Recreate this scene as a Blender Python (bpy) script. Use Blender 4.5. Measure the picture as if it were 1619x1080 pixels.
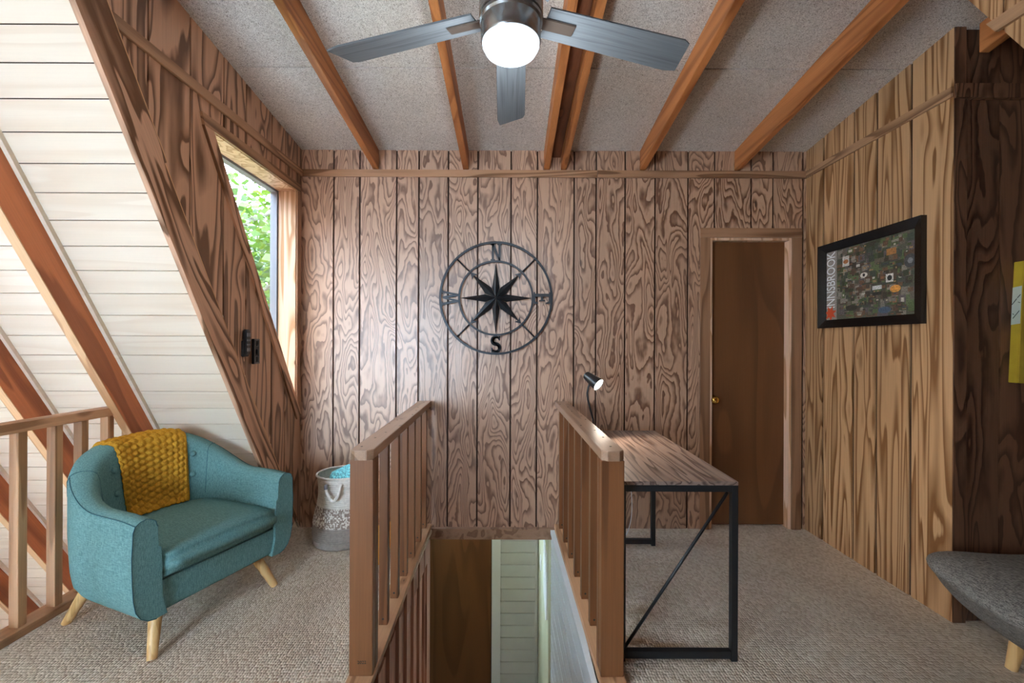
import bpy, bmesh, math, random
from math import sin, cos, pi, radians, sqrt
from mathutils import Vector, Matrix
random.seed(7)
S = bpy.context.scene
COL = S.collection
for o in list(bpy.data.objects):
    bpy.data.objects.remove(o)

# ------------------------------------------------------------------ camera, world, sun, exposure
CAMZ = 1.302
cd = bpy.data.cameras.new('camera')
cam = bpy.data.objects.new('camera', cd); COL.objects.link(cam)
cam.location = (0, 0, CAMZ)
cam.rotation_euler = (pi/2, radians(-0.22), 0)
cd.sensor_width = 36; cd.lens = 675/1619*36
cd.shift_x = 1.5/1619; cd.shift_y = 2/1619
cd.clip_start = 0.02
S.camera = cam

world = bpy.data.worlds.new('world'); S.world = world; world.use_nodes = True
bg = world.node_tree.nodes['Background']
bg.inputs[0].default_value = (0.58, 0.79, 1.0, 1); bg.inputs[1].default_value = 40.0

sd = bpy.data.lights.new('sun', 'SUN'); sd.energy = 8.0; sd.angle = radians(2); sd.color = (1, .95, .86)
sun = bpy.data.objects.new('sun', sd); COL.objects.link(sun)
sun.rotation_euler = Vector((-.72, .12, -.68)).to_track_quat('-Z', 'Y').to_euler()

vs = S.view_settings
vs.view_transform = 'Standard'; vs.look = 'None'; vs.gamma = 1.0; vs.exposure = 0.1
vs.use_curve_mapping = False
S.cycles.max_bounces = 8; S.cycles.diffuse_bounces = 5; S.cycles.glossy_bounces = 3; S.cycles.transmission_bounces = 4; S.cycles.transparent_max_bounces = 6

# ------------------------------------------------------------------ helpers
def lin(c):
    return tuple(((v/255)/12.92 if v/255 <= .04045 else ((v/255+.055)/1.055)**2.4) for v in c) + (1,)

def tag(o, label=None, cat=None, group=None, kind=None):
    if label: o['label'] = label
    if cat: o['category'] = cat
    if group: o['group'] = group
    if kind: o['kind'] = kind
    return o

def empty(name, loc=(0, 0, 0), rz=0, parent=None):
    o = bpy.data.objects.new(name, None); COL.objects.link(o)
    o.location = loc; o.rotation_euler = (0, 0, rz); o.empty_display_size = .1
    if parent: o.parent = parent
    return o

def link(name, me, parent=None, loc=None, rot=None):
    o = bpy.data.objects.new(name, me); COL.objects.link(o)
    if parent: o.parent = parent
    if loc: o.location = loc
    if rot: o.rotation_euler = rot
    return o

class MB:
    def __init__(s): s.v = []; s.f = []
    def add(s, v, f):
        n = len(s.v); s.v += [tuple(p) for p in v]; s.f += [tuple(i+n for i in q) for q in f]; return s
    def box(s, x0, x1, y0, y1, z0, z1):
        return s.add([(x0,y0,z0),(x1,y0,z0),(x1,y1,z0),(x0,y1,z0),(x0,y0,z1),(x1,y0,z1),(x1,y1,z1),(x0,y1,z1)],
                     [(0,3,2,1),(4,5,6,7),(0,1,5,4),(1,2,6,5),(2,3,7,6),(3,0,4,7)])
    def prism(s, poly, axis, a0, a1):
        # poly: list of 2D points; axis x: (y,z), axis y: (x,z), axis z: (x,y)
        def P(p, a):
            return (a, p[0], p[1]) if axis == 'x' else (p[0], a, p[1]) if axis == 'y' else (p[0], p[1], a)
        n = len(poly)
        v = [P(p, a0) for p in poly] + [P(p, a1) for p in poly]
        f = [tuple(range(n))[::-1], tuple(range(n, 2*n))] + [(i, (i+1) % n, n+(i+1) % n, n+i) for i in range(n)]
        return s.add(v, f)
    def tube(s, pts, r, n=10, closed=False, cap=True):
        pts = [Vector(p) for p in pts]; m = len(pts)
        rr = r if isinstance(r, (list, tuple)) else [r]*m
        v = []; f = []
        up = None
        for i in range(m):
            if closed: t = pts[(i+1) % m] - pts[i-1]
            else: t = pts[min(i+1, m-1)] - pts[max(i-1, 0)]
            t.normalize()
            if up is None:
                up = Vector((0, 0, 1)) if abs(t.z) < .9 else Vector((1, 0, 0))
            a = t.cross(up)
            if a.length < 1e-6: a = t.cross(Vector((0, 1, 0)))
            a.normalize(); b = a.cross(t).normalized(); up = b
            for k in range(n):
                q = 2*pi*k/n
                v.append(pts[i] + (a*cos(q) + b*sin(q))*rr[i])
        for i in range(m if closed else m-1):
            j = (i+1) % m
            for k in range(n):
                l = (k+1) % n
                f.append((i*n+k, i*n+l, j*n+l, j*n+k))
        if cap and not closed:
            f.append(tuple(range(n))); f.append(tuple(range((m-1)*n, m*n))[::-1])
        return s.add(v, f)
    def lathe(s, prof, n=40, c=(0, 0, 0), cap0=True, cap1=True):
        v = []; f = []; m = len(prof)
        for r, z in prof:
            for k in range(n):
                q = 2*pi*k/n; v.append((c[0]+r*cos(q), c[1]+r*sin(q), c[2]+z))
        for i in range(m-1):
            for k in range(n):
                l = (k+1) % n; f.append((i*n+k, i*n+l, (i+1)*n+l, (i+1)*n+k))
        if cap0: f.append(tuple(range(n))[::-1])
        if cap1: f.append(tuple(range((m-1)*n, m*n)))
        return s.add(v, f)
    def grid(s, P, nu, nv, closed_u=False):
        v = [P(i, j) for j in range(nv) for i in range(nu)]
        f = []
        for j in range(nv-1):
            for i in range(nu if closed_u else nu-1):
                k = (i+1) % nu
                f.append((j*nu+i, j*nu+k, (j+1)*nu+k, (j+1)*nu+i))
        return s.add(v, f)
    def mesh(s, name, m, smooth=False, bevel=0, seg=2, fix=True):
        me = bpy.data.meshes.new(name); me.from_pydata(s.v, [], s.f)
        if bevel or fix:
            bm = bmesh.new(); bm.from_mesh(me)
            if fix: bmesh.ops.recalc_face_normals(bm, faces=bm.faces)
            if bevel:
                es = [e for e in bm.edges if e.is_manifold and e.calc_face_angle(0) > .5]
                bmesh.ops.bevel(bm, geom=es, offset=bevel, segments=seg, affect='EDGES', clamp_overlap=True)
            bm.to_mesh(me); bm.free()
        me.materials.append(m)
        if smooth: me.shade_smooth()
        me.update(); return me
    def build(s, name, m, parent=None, smooth=False, bevel=0, seg=2, loc=None, rot=None, angle=None):
        me = s.mesh(name, m, smooth, bevel, seg)
        if angle:
            me.shade_smooth()
            bm = bmesh.new(); bm.from_mesh(me)
            for e in bm.edges:
                if e.is_manifold and e.calc_face_angle(0) > radians(angle): e.smooth = False
            bm.to_mesh(me); bm.free()
        return link(name, me, parent, loc, rot)

def clip(poly, a, b, c):
    """keep a*x+b*y+c >= 0"""
    out = []
    for i in range(len(poly)):
        p, q = poly[i], poly[(i+1) % len(poly)]
        dp, dq = a*p[0]+b*p[1]+c, a*q[0]+b*q[1]+c
        if dp >= 0: out.append(p)
        if dp*dq < 0:
            t = dp/(dp-dq); out.append((p[0]+(q[0]-p[0])*t, p[1]+(q[1]-p[1])*t))
    return out

# ------------------------------------------------------------------ materials
def newmat(name):
    m = bpy.data.materials.new(name); m.use_nodes = True
    nt = m.node_tree; b = nt.nodes['Principled BSDF']
    return m, nt, b

def N(nt, typ, **kw):
    n = nt.nodes.new(typ)
    for k, v in kw.items():
        if k == 'ins':
            for a, c in v.items(): n.inputs[a].default_value = c
        else: setattr(n, k, v)
    return n

def math_n(nt, op, a, b=None):
    n = nt.nodes.new('ShaderNodeMath'); n.operation = op
    for i, x in enumerate((a, b)):
        if x is None: continue
        if isinstance(x, (int, float)): n.inputs[i].default_value = x
        else: nt.links.new(x, n.inputs[i])
    return n.outputs[0]

def ramp(nt, fac, stops, interp='LINEAR'):
    r = nt.nodes.new('ShaderNodeValToRGB'); r.color_ramp.interpolation = interp
    e = r.color_ramp.elements
    while len(e) > 1: e.remove(e[-1])
    e[0].position = stops[0][0]; e[0].color = stops[0][1]
    for p, c in stops[1:]:
        x = e.new(p); x.color = c
    nt.links.new(fac, r.inputs[0]); return r.outputs[0]

def coords(nt, rnd=True):
    tc = nt.nodes.new('ShaderNodeTexCoord')
    if not rnd: return tc.outputs['Object']
    oi = nt.nodes.new('ShaderNodeObjectInfo')
    sc = N(nt, 'ShaderNodeVectorMath', operation='SCALE'); sc.inputs[0].default_value = (37.3, 19.7, 53.1)
    nt.links.new(oi.outputs['Random'], sc.inputs['Scale'])
    ad = N(nt, 'ShaderNodeVectorMath', operation='ADD')
    nt.links.new(tc.outputs['Object'], ad.inputs[0]); nt.links.new(sc.outputs[0], ad.inputs[1])
    return ad.outputs[0]

def mat_plain(name, c, rough=.5, metal=0, spec=.5, noise=0, nscale=8):
    m, nt, b = newmat(name)
    b.inputs['Base Color'].default_value = lin(c); b.inputs['Roughness'].default_value = rough
    b.inputs['Metallic'].default_value = metal; b.inputs['Specular IOR Level'].default_value = spec
    if noise:
        co = coords(nt); n = N(nt, 'ShaderNodeTexNoise', ins={'Scale': nscale, 'Detail': 3.0})
        nt.links.new(co, n.inputs['Vector'])
        d = tuple(max(0, v*(1-noise)) for v in c); l = tuple(min(255, v*(1+noise)) for v in c)
        nt.links.new(ramp(nt, n.outputs[0], [(.3, lin(d)), (.7, lin(l))]), b.inputs['Base Color'])
    return m

def mat_wood(name, dark, light, axis=2, cross=5.0, along=.9, rings=7.0, rough=.42, spec=.4, bump=.08,
             knots=.35, var=.12, fiber=.10, mid=None, distort=.3, kscale=.55, wob=.0, coat=0):
    """rotary-cut / flat-sawn softwood: contour bands of a stretched noise field, small knots as ring centres"""
    m, nt, b = newmat(name)
    co = coords(nt)
    mp = N(nt, 'ShaderNodeMapping'); sc = [cross]*3; sc[axis] = along; mp.inputs['Scale'].default_value = sc
    nt.links.new(co, mp.inputs['Vector'])
    n = N(nt, 'ShaderNodeTexNoise', ins={'Scale': 1.0, 'Detail': 1.0, 'Roughness': .4, 'Distortion': distort})
    nt.links.new(mp.outputs[0], n.inputs['Vector'])
    f = n.outputs[0]
    if wob:    # small wavy irregularities of the rings
        mw = N(nt, 'ShaderNodeMapping'); sw_ = [cross*5]*3; sw_[axis] = along*9; mw.inputs['Scale'].default_value = sw_
        nt.links.new(co, mw.inputs['Vector'])
        nw = N(nt, 'ShaderNodeTexNoise', ins={'Scale': 1.0, 'Detail': 1.0}); nt.links.new(mw.outputs[0], nw.inputs['Vector'])
        f = math_n(nt, 'ADD', f, math_n(nt, 'MULTIPLY', math_n(nt, 'SUBTRACT', nw.outputs[0], .5), wob))
    kd = None
    if knots:
        mk = N(nt, 'ShaderNodeMapping'); sk = [cross*kscale]*3; sk[axis] = cross*kscale*.45
        mk.inputs['Scale'].default_value = sk; nt.links.new(co, mk.inputs['Vector'])
        vo = N(nt, 'ShaderNodeTexVoronoi', ins={'Scale': 1.0, 'Randomness': 1.0})
        nt.links.new(mk.outputs[0], vo.inputs['Vector'])
        kn = N(nt, 'ShaderNodeMapRange', interpolation_type='SMOOTHERSTEP')
        kn.inputs['From Min'].default_value = 0; kn.inputs['From Max'].default_value = .34
        kn.inputs['To Min'].default_value = knots; kn.inputs['To Max'].default_value = 0
        nt.links.new(vo.outputs['Distance'], kn.inputs['Value'])
        f = math_n(nt, 'ADD', f, kn.outputs[0])
        kd = vo.outputs['Distance']
    g = math_n(nt, 'FRACT', math_n(nt, 'MULTIPLY', f, rings))
    L, D = lin(light), lin(dark)
    M = lin(mid) if mid else tuple((a*.5+c*.5) for a, c in zip(L, D))
    col = ramp(nt, g, [(0, L), (.40, L), (.62, M), (.82, D), (.93, D), (1.0, L)])
    if kd is not None:
        kk = ramp(nt, kd, [(.0, (.35, .28, .24, 1)), (.035, (.5, .42, .36, 1)), (.06, (1, 1, 1, 1))])
        mm = N(nt, 'ShaderNodeMix', data_type='RGBA', blend_type='MULTIPLY'); mm.inputs[0].default_value = 1.0
        nt.links.new(col, mm.inputs[6]); nt.links.new(kk, mm.inputs[7]); col = mm.outputs[2]
    # fibres along the grain
    mf = N(nt, 'ShaderNodeMapping'); sf = [230.0]*3; sf[axis] = 4.0; mf.inputs['Scale'].default_value = sf
    nt.links.new(co, mf.inputs['Vector'])
    nf = N(nt, 'ShaderNodeTexNoise', ins={'Scale': 1.0, 'Detail': 2.0}); nt.links.new(mf.outputs[0], nf.inputs['Vector'])
    oi = nt.nodes.new('ShaderNodeObjectInfo')
    val = math_n(nt, 'ADD', math_n(nt, 'MULTIPLY', math_n(nt, 'SUBTRACT', nf.outputs[0], .5), fiber*4),
                 math_n(nt, 'ADD', math_n(nt, 'MULTIPLY', oi.outputs['Random'], var*2), 1-var))
    mx = N(nt, 'ShaderNodeVectorMath', operation='SCALE')
    nt.links.new(col, mx.inputs[0]); nt.links.new(val, mx.inputs['Scale'])
    nt.links.new(mx.outputs[0], b.inputs['Base Color'])
    b.inputs['Roughness'].default_value = rough; b.inputs['Specular IOR Level'].default_value = spec
    b.inputs['Coat Weight'].default_value = coat; b.inputs['Coat Roughness'].default_value = .42
    if bump:
        bp = N(nt, 'ShaderNodeBump', ins={'Strength': bump, 'Distance': .004})
        nt.links.new(math_n(nt, 'ADD', g, nf.outputs[0]), bp.inputs['Height']); nt.links.new(bp.outputs[0], b.inputs['Normal'])
    return m

def mat_weave(name, c1, c2, scale=260, rough=.9, bump=.5, axes=(0, 2), fleck=.0):
    """cloth: crossing threads"""
    m, nt, b = newmat(name)
    co = coords(nt, False)
    mp = N(nt, 'ShaderNodeMapping'); s1 = [scale]*3; s1[axes[0]] = scale*.12; mp.inputs['Scale'].default_value = s1
    m2 = N(nt, 'ShaderNodeMapping'); s2 = [scale]*3; s2[axes[1]] = scale*.12; m2.inputs['Scale'].default_value = s2
    n1 = N(nt, 'ShaderNodeTexNoise', ins={'Scale': 1.0, 'Detail': 2.0}); n2 = N(nt, 'ShaderNodeTexNoise', ins={'Scale': 1.0, 'Detail': 2.0})
    for a, c in ((mp, n1), (m2, n2)):
        nt.links.new(co, a.inputs['Vector']); nt.links.new(a.outputs[0], c.inputs['Vector'])
    h = math_n(nt, 'MULTIPLY', math_n(nt, 'ADD', n1.outputs[0], n2.outputs[0]), .5)
    nt.links.new(ramp(nt, h, [(.38, lin(c1)), (.62, lin(c2))]), b.inputs['Base Color'])
    b.inputs['Roughness'].default_value = rough; b.inputs['Specular IOR Level'].default_value = .2
    bp = N(nt, 'ShaderNodeBump', ins={'Strength': bump, 'Distance': .002})
    nt.links.new(h, bp.inputs['Height']); nt.links.new(bp.outputs[0], b.inputs['Normal'])
    return m

def mat_carpet():
    m, nt, b = newmat('carpet_loop')
    co = coords(nt, False)
    mp = N(nt, 'ShaderNodeMapping'); mp.inputs['Scale'].default_value = (92, 70, 1); nt.links.new(co, mp.inputs['Vector'])
    v = N(nt, 'ShaderNodeTexVoronoi', voronoi_dimensions='2D', ins={'Scale': 1.0, 'Randomness': .45}); nt.links.new(mp.outputs[0], v.inputs['Vector'])
    n = N(nt, 'ShaderNodeTexNoise', ins={'Scale': 900.0, 'Detail': 2.0}); nt.links.new(co, n.inputs['Vector'])
    n2 = N(nt, 'ShaderNodeTexNoise', ins={'Scale': 2.2, 'Detail': 3.0}); nt.links.new(co, n2.inputs['Vector'])
    hs = math_n(nt, 'SUBTRACT', 1.0, v.outputs['Distance'])
    sep = N(nt, 'ShaderNodeSeparateColor'); nt.links.new(v.outputs['Color'], sep.inputs[0])
    c1 = ramp(nt, sep.outputs[0], [(0, lin((208, 185, 160))), (.5, lin((224, 204, 180))), (1, lin((236, 218, 197)))])
    val = math_n(nt, 'ADD', math_n(nt, 'MULTIPLY', n.outputs[0], .5), math_n(nt, 'ADD', math_n(nt, 'MULTIPLY', n2.outputs[0], .24), .62))
    mx = N(nt, 'ShaderNodeVectorMath', operation='SCALE'); nt.links.new(c1, mx.inputs[0]); nt.links.new(val, mx.inputs['Scale'])
    nt.links.new(mx.outputs[0], b.inputs['Base Color'])
    b.inputs['Roughness'].default_value = 1; b.inputs['Specular IOR Level'].default_value = .1
    bp = N(nt, 'ShaderNodeBump', ins={'Strength': 1.0, 'Distance': .012})
    nt.links.new(math_n(nt, 'ADD', hs, math_n(nt, 'MULTIPLY', n.outputs[0], .25)), bp.inputs['Height']); nt.links.new(bp.outputs[0], b.inputs['Normal'])
    return m

def mat_fibreboard():
    m, nt, b = newmat('fibreboard')
    co = coords(nt)
    a = N(nt, 'ShaderNodeTexNoise', ins={'Scale': 120.0, 'Detail': 3.0, 'Roughness': .75, 'Distortion': 2.5}); nt.links.new(co, a.inputs['Vector'])
    c = N(nt, 'ShaderNodeTexNoise', ins={'Scale': 4.0, 'Detail': 2.0}); nt.links.new(co, c.inputs['Vector'])
    col = ramp(nt, a.outputs[0], [(.32, lin((98, 82, 70))), (.43, lin((184, 170, 158))), (.52, lin((232, 222, 212))), (.7, lin((244, 238, 231)))])
    mx = N(nt, 'ShaderNodeVectorMath', operation='SCALE'); nt.links.new(col, mx.inputs[0])
    nt.links.new(math_n(nt, 'ADD', math_n(nt, 'MULTIPLY', c.outputs[0], .2), .88), mx.inputs['Scale'])
    nt.links.new(mx.outputs[0], b.inputs['Base Color'])
    b.inputs['Roughness'].default_value = .95; b.inputs['Specular IOR Level'].default_value = .1
    bp = N(nt, 'ShaderNodeBump', ins={'Strength': .7, 'Distance': .006}); nt.links.new(a.outputs[0], bp.inputs['Height']); nt.links.new(bp.outputs[0], b.inputs['Normal'])
    return m

def mat_emit(name, c, st):
    m, nt, b = newmat(name)
    b.inputs['Base Color'].default_value = lin(c); b.inputs['Emission Color'].default_value = lin(c); b.inputs['Emission Strength'].default_value = st
    return m

def mat_vcol(name, rough=.35):
    m, nt, b = newmat(name)
    a = N(nt, 'ShaderNodeVertexColor', layer_name='print'); nt.links.new(a.outputs[0], b.inputs['Base Color'])
    n = N(nt, 'ShaderNodeTexNoise', ins={'Scale': 160.0, 'Detail': 4.0}); nt.links.new(coords(nt, False), n.inputs['Vector'])
    mx = N(nt, 'ShaderNodeVectorMath', operation='SCALE'); nt.links.new(a.outputs[0], mx.inputs[0])
    nt.links.new(math_n(nt, 'MULTIPLY', n.outputs[0], 2.0), mx.inputs['Scale']); nt.links.new(mx.outputs[0], b.inputs['Base Color'])
    b.inputs['Roughness'].default_value = rough
    return m

M = {}
M['ply_back'] = mat_wood('ply_back', (118, 75, 48), (190, 148, 118), 2, 7.5, 1.7, 15.0, rough=.44, spec=1.0, bump=.10, knots=.08, kscale=.6, wob=.05, distort=.6, coat=.8)
M['ply_left'] = mat_wood('ply_left', (108, 71, 44), (196, 150, 118), 2, 6.2, .8, 8.0, rough=.38, spec=.6, knots=.12, kscale=.7, wob=.03, distort=.5)
M['ply_right'] = mat_wood('ply_right', (126, 84, 46), (190, 147, 106), 2, 10.0, .5, 9.0, rough=.45, spec=.4, knots=.08, kscale=.4, wob=.02, distort=.4)
M['ply_shaded'] = mat_wood('ply_shaded', (72, 45, 30), (112, 76, 54), 2, 7.0, 1.3, 9.0, rough=.5, knots=.12, kscale=.5, wob=.05, distort=.6)  # back wall plywood made darker: alcove shade put into the colour
M['trim_x'] = mat_wood('trim_x', (126, 88, 60), (176, 132, 100), 0, 12.0, .8, 5.0, knots=.1)
M['trim_y'] = mat_wood('trim_y', (126, 90, 62), (178, 136, 102), 1, 12.0, .8, 5.0, knots=.1)
M['trim_z'] = mat_wood('trim_z', (120, 84, 58), (156, 114, 84), 2, 12.0, .8, 4.0, knots=.1)
M['trim_slope'] = mat_wood('trim_slope', (112, 75, 47), (208, 160, 128), 2, 8.0, .9, 5.5, knots=.14, kscale=.5, var=.03, wob=.05, distort=.6)
M['jamb_pale'] = mat_wood('jamb_pale', (186, 138, 100), (226, 188, 158), 2, 12.0, .9, 5.0, rough=.35, knots=.1)
M['rafter'] = mat_wood('rafter', (146, 80, 44), (184, 106, 62), 2, 12.0, .9, 2.5, rough=.5, knots=.12, kscale=.22)
M['rafter_edge'] = mat_wood('rafter_edge', (188, 136, 92), (220, 172, 126), 2, 12.0, .9, 2.5, rough=.5, knots=.2)
M['beam'] = mat_wood('beam', (150, 88, 46), (184, 116, 66), 1, 14.0, .7, 3.0, rough=.5, knots=.10, kscale=.25)
M['beam_dark'] = mat_wood('beam_dark', (96, 58, 38), (128, 78, 50), 1, 14.0, .7, 3.0, rough=.6, knots=.2)
M['rail'] = mat_wood('rail', (98, 58, 30), (122, 76, 43), 2, 9.0, .6, 2.2, rough=.5, knots=.10, kscale=.3, var=.10)
M['rail_cap'] = mat_wood('rail_cap', (126, 92, 68), (160, 124, 98), 1, 16.0, 1.0, 2.5, rough=.36, spec=.5, knots=.10, kscale=.3)
M['rail_light'] = mat_wood('rail_light', (160, 116, 78), (200, 154, 112), 2, 16.0, 1.0, 2.4, rough=.5, knots=.10, kscale=.3)
M['rail_light_y'] = mat_wood('rail_light_y', (150, 106, 72), (190, 144, 106), 1, 16.0, 1.0, 2.4, rough=.5, knots=.3)
M['stud'] = mat_wood('stud', (134, 90, 68), (168, 120, 94), 2, 14.0, 1.0, 2.4, rough=.6, knots=.10, kscale=.3)
M['stud_lit'] = mat_wood('stud_lit', (164, 112, 88), (198, 146, 118), 2, 14.0, 1.0, 2.4, rough=.5, knots=.10, kscale=.3)  # stud wood made paler: light on the stairwell boards put into the colour
M['door'] = mat_wood('door', (98, 60, 34), (114, 72, 42), 2, 3.4, .5, 5.0, rough=.38, knots=.10, kscale=.5, var=.02, fiber=.06)
M['white_board'] = mat_wood('white_board', (228, 206, 182), (234, 215, 193), 0, 12.0, .8, 3.0, rough=.45, knots=.1, kscale=.15, fiber=.02, var=.02, bump=.03)
M['white_stair'] = mat_plain('white_stair', (214, 220, 220), .28, 0, .6, .03, 3)
M['lower_board'] = mat_plain('lower_board', (202, 200, 192), .5, 0, .4, .03, 3)
M['green_wall'] = mat_wood('green_wall', (186, 186, 150), (204, 204, 172), 2, 12.0, .5, 3.0, rough=.4, knots=0, fiber=.02)
M['white_paint'] = mat_plain('white_paint', (228, 228, 224), .4)
M['groove'] = mat_plain('groove', (58, 36, 24), .9)
M['gap_shade'] = mat_plain('gap_shade', (40, 26, 18), .9)  # near-black colour standing in for shade in the joist gap
M['carpet'] = mat_carpet()
M['fibre'] = mat_fibreboard()
M['black_metal'] = mat_plain('black_metal', (22, 23, 26), .45, 0, .5)
M['iron'] = mat_plain('iron', (52, 54, 58), .42, .6, .5, .12, 20)
M['black_frame'] = mat_plain('black_frame', (16, 16, 18), .22, 0, .6)
M['nickel'] = mat_plain('nickel', (150, 148, 146), .26, .9, .5)
M['bronze'] = mat_plain('bronze', (110, 96, 86), .35, .7)
M['brass'] = mat_plain('brass', (200, 160, 80), .22, 1.0)
M['blade'] = mat_wood('blade', (86, 88, 90), (98, 100, 102), 0, 60.0, 2.0, 2.5, rough=.6, spec=.3, knots=0, var=.03)
M['desk'] = mat_wood('desk', (84, 66, 58), (138, 116, 104), 1, 26.0, 1.6, 4.0, rough=.42, knots=.06, kscale=.3, var=.0)
M['teal'] = mat_weave('teal_linen', (76, 114, 114), (114, 150, 147), 420, .85, .35)
M['teal_dark'] = mat_plain('teal_seam', (50, 92, 102), .9)
M['leg'] = mat_wood('leg_wood', (196, 150, 92), (218, 176, 118), 2, 30.0, 2.0, 2.0, rough=.4, knots=0, fiber=.05)
M['mustard'] = mat_plain('mustard_knit', (186, 134, 42), .95, 0, .1, .08, 160)
M['grey_fabric'] = mat_weave('grey_tweed', (70, 66, 62), (142, 136, 128), 420, .95, .4, (0, 1))
M['cream'] = mat_plain('cream_rope', (222, 214, 202), .9, 0, .1, .05, 60)
M['taupe'] = mat_plain('taupe_rope', (150, 138, 128), .9, 0, .1, .06, 60)
M['teal_plush'] = mat_plain('teal_plush', (120, 190, 204), 1, 0, .1, .35, 90)
M['grey_band'] = mat_plain('grey_cloth', (128, 126, 130), .8)
M['yellow'] = mat_plain('yellow_canvas', (186, 156, 44), .7, 0, .3, .05, 14)
M['canvas_shaded'] = mat_plain('canvas_shaded', (176, 146, 50), .7, 0, .3, .10, 8)  # canvas yellow dulled for the front, its shade put into the colour
M['canvas_white'] = mat_plain('canvas_white', (186, 192, 176), .7)
M['ink'] = mat_plain('ink', (26, 26, 24), .7)
M['black_plastic'] = mat_plain('black_plastic', (30, 31, 34), .35)
M['grey_key'] = mat_plain('grey_key', (120, 124, 132), .5)
M['dark_cradle'] = mat_plain('dark_cradle', (44, 44, 46), .6)
M['filigree'] = mat_plain('filigree', (104, 100, 98), .45, .3)
M['orange_wood'] = mat_wood('orange_wood', (206, 130, 40), (232, 158, 62), 2, 20.0, 1.5, 2.0, knots=0)
M['wicker'] = mat_weave('wicker', (150, 96, 64), (204, 150, 112), 160, .8, .6, (0, 2))
M['cord'] = mat_plain('cord_white', (220, 222, 224), .4)
M['print'] = mat_vcol('collage_print', .3)
M['letter'] = mat_plain('letter_grey', (236, 236, 236), .4)
M['leafred'] = mat_plain('leaf_orange', (206, 78, 40), .5)
M['nail'] = mat_plain('nail_dark', (46, 38, 34), .6)
M['fan_glass'] = mat_emit('fan_glass', (226, 242, 255), 1.5)
M['lamp_disc'] = mat_emit('lamp_disc', (255, 244, 230), 14.0)
M['bark'] = mat_plain('bark', (120, 110, 98), .9, 0, .2, .25, 12)
M['ground'] = mat_plain('ground', (98, 108, 62), 1, 0, .1, .3, 2)
M['lower_floor'] = mat_wood('lower_floor', (120, 84, 56), (150, 110, 78), 1, 6, .5, 3.0)
def mat_leaf():
    m, nt, b = newmat('leaf')
    oi = N(nt, 'ShaderNodeTexNoise', ins={'Scale': 1.7, 'Detail': 3.0}); nt.links.new(coords(nt, False), oi.inputs['Vector'])
    c = ramp(nt, oi.outputs[0], [(.3, lin((32, 52, 12))), (.5, lin((54, 72, 16))), (.7, lin((80, 90, 22)))])
    nt.links.new(c, b.inputs['Base Color']); b.inputs['Roughness'].default_value = .6
    tr = N(nt, 'ShaderNodeBsdfTranslucent'); nt.links.new(c, tr.inputs[0])
    mx = N(nt, 'ShaderNodeMixShader'); mx.inputs[0].default_value = .5
    out = nt.nodes['Material Output']
    nt.links.new(b.outputs[0], mx.inputs[1]); nt.links.new(tr.outputs[0], mx.inputs[2]); nt.links.new(mx.outputs[0], out.inputs[0])
    return m
M['leafg'] = mat_leaf()
def mat_glass():
    m, nt, b = newmat('window_glass')
    t = N(nt, 'ShaderNodeBsdfTransparent'); g = N(nt, 'ShaderNodeBsdfGlossy', ins={'Roughness': .03})
    mx = N(nt, 'ShaderNodeMixShader'); mx.inputs[0].default_value = .05
    nt.links.new(t.outputs[0], mx.inputs[1]); nt.links.new(g.outputs[0], mx.inputs[2])
    nt.links.new(mx.outputs[0], nt.nodes['Material Output'].inputs[0])
    return m
M['glass'] = mat_glass()

# ------------------------------------------------------------------ key dimensions (metres)
D = 3.0                       # back wall
XL, XR = -1.4756, 2.069       # dormer side walls
CS = .135                     # fall of the dormer ceiling towards the back wall
def CZ(y): return 2.653 + CS*(D-y)
T60 = math.tan(radians(60))
def RZ(y): return T60*(D-y)   # underside boards of the main 60 degree roof
TRZ0, TRZ1 = 2.462, 2.512     # horizontal trim band

# ------------------------------------------------------------------ floor
flo = MB()
OX0, OX1, OY0 = -.545, .335, 1.45     # stair opening
for (x0, x1, y0, y1) in ((-2.19, OX0, -2.2, 3.0), (OX1, 3.4, -2.2, 3.0), (OX0, OX1, -2.2, OY0)):
    flo.box(x0, x1, y0, y1 + (.12 if x0 > 0 else 0), -.02, 0)
fl = flo.build('floor', M['carpet']); tag(fl, 'beige looped berber carpet covering the loft floor', 'floor', kind='structure')
sub = MB()
for (x0, x1, y0, y1) in ((-2.19, OX0-.02, -2.2, 3.0), (OX1+.04, 3.4, -2.2, 3.0), (OX0, OX1, -2.2, OY0)):
    sub.box(x0, x1, y0, y1, -.20, -.021)
so = sub.build('floor_structure', M['stud'], fl)

# ------------------------------------------------------------------ back wall of planks
wb = empty('wall_back'); tag(wb, 'back wall of grooved brown plywood planks behind the stairwell', 'wall', kind='structure')
G = .006
gx = [-1.4756] + [(x-808)/225 for x in (526.9, 568.1, 626.4, 661.4, 708, 754.7, 807.2, 848.8, 907, 941.8, 987.6, 1035, 1087, 1129, 1187, 1221.5, 1269)] + [XR]
DX0, DX1, DZ1 = 1.394, 1.968, 2.045    # door opening
for a, b in zip(gx[:-1], gx[1:]):
    m = MB(); a2, b2 = a+(G if a > XL else 0), b-(G if b < XR else 0)
    zt = 2.66
    if b2 <= DX0 or a2 >= DX1: m.box(a2, b2, D, D+.012, 0, zt)
    elif a2 < DX0:
        m.box(a2, DX0, D, D+.012, 0, zt); m.box(DX0, b2, D, D+.012, DZ1, zt)
    elif b2 > DX1:
        m.box(DX1, b2, D, D+.012, 0, zt); m.box(a2, DX1, D, D+.012, DZ1, zt)
    else: m.box(a2, b2, D, D+.012, DZ1, zt)
    m.build('plank', M['ply_back'], wb)
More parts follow.
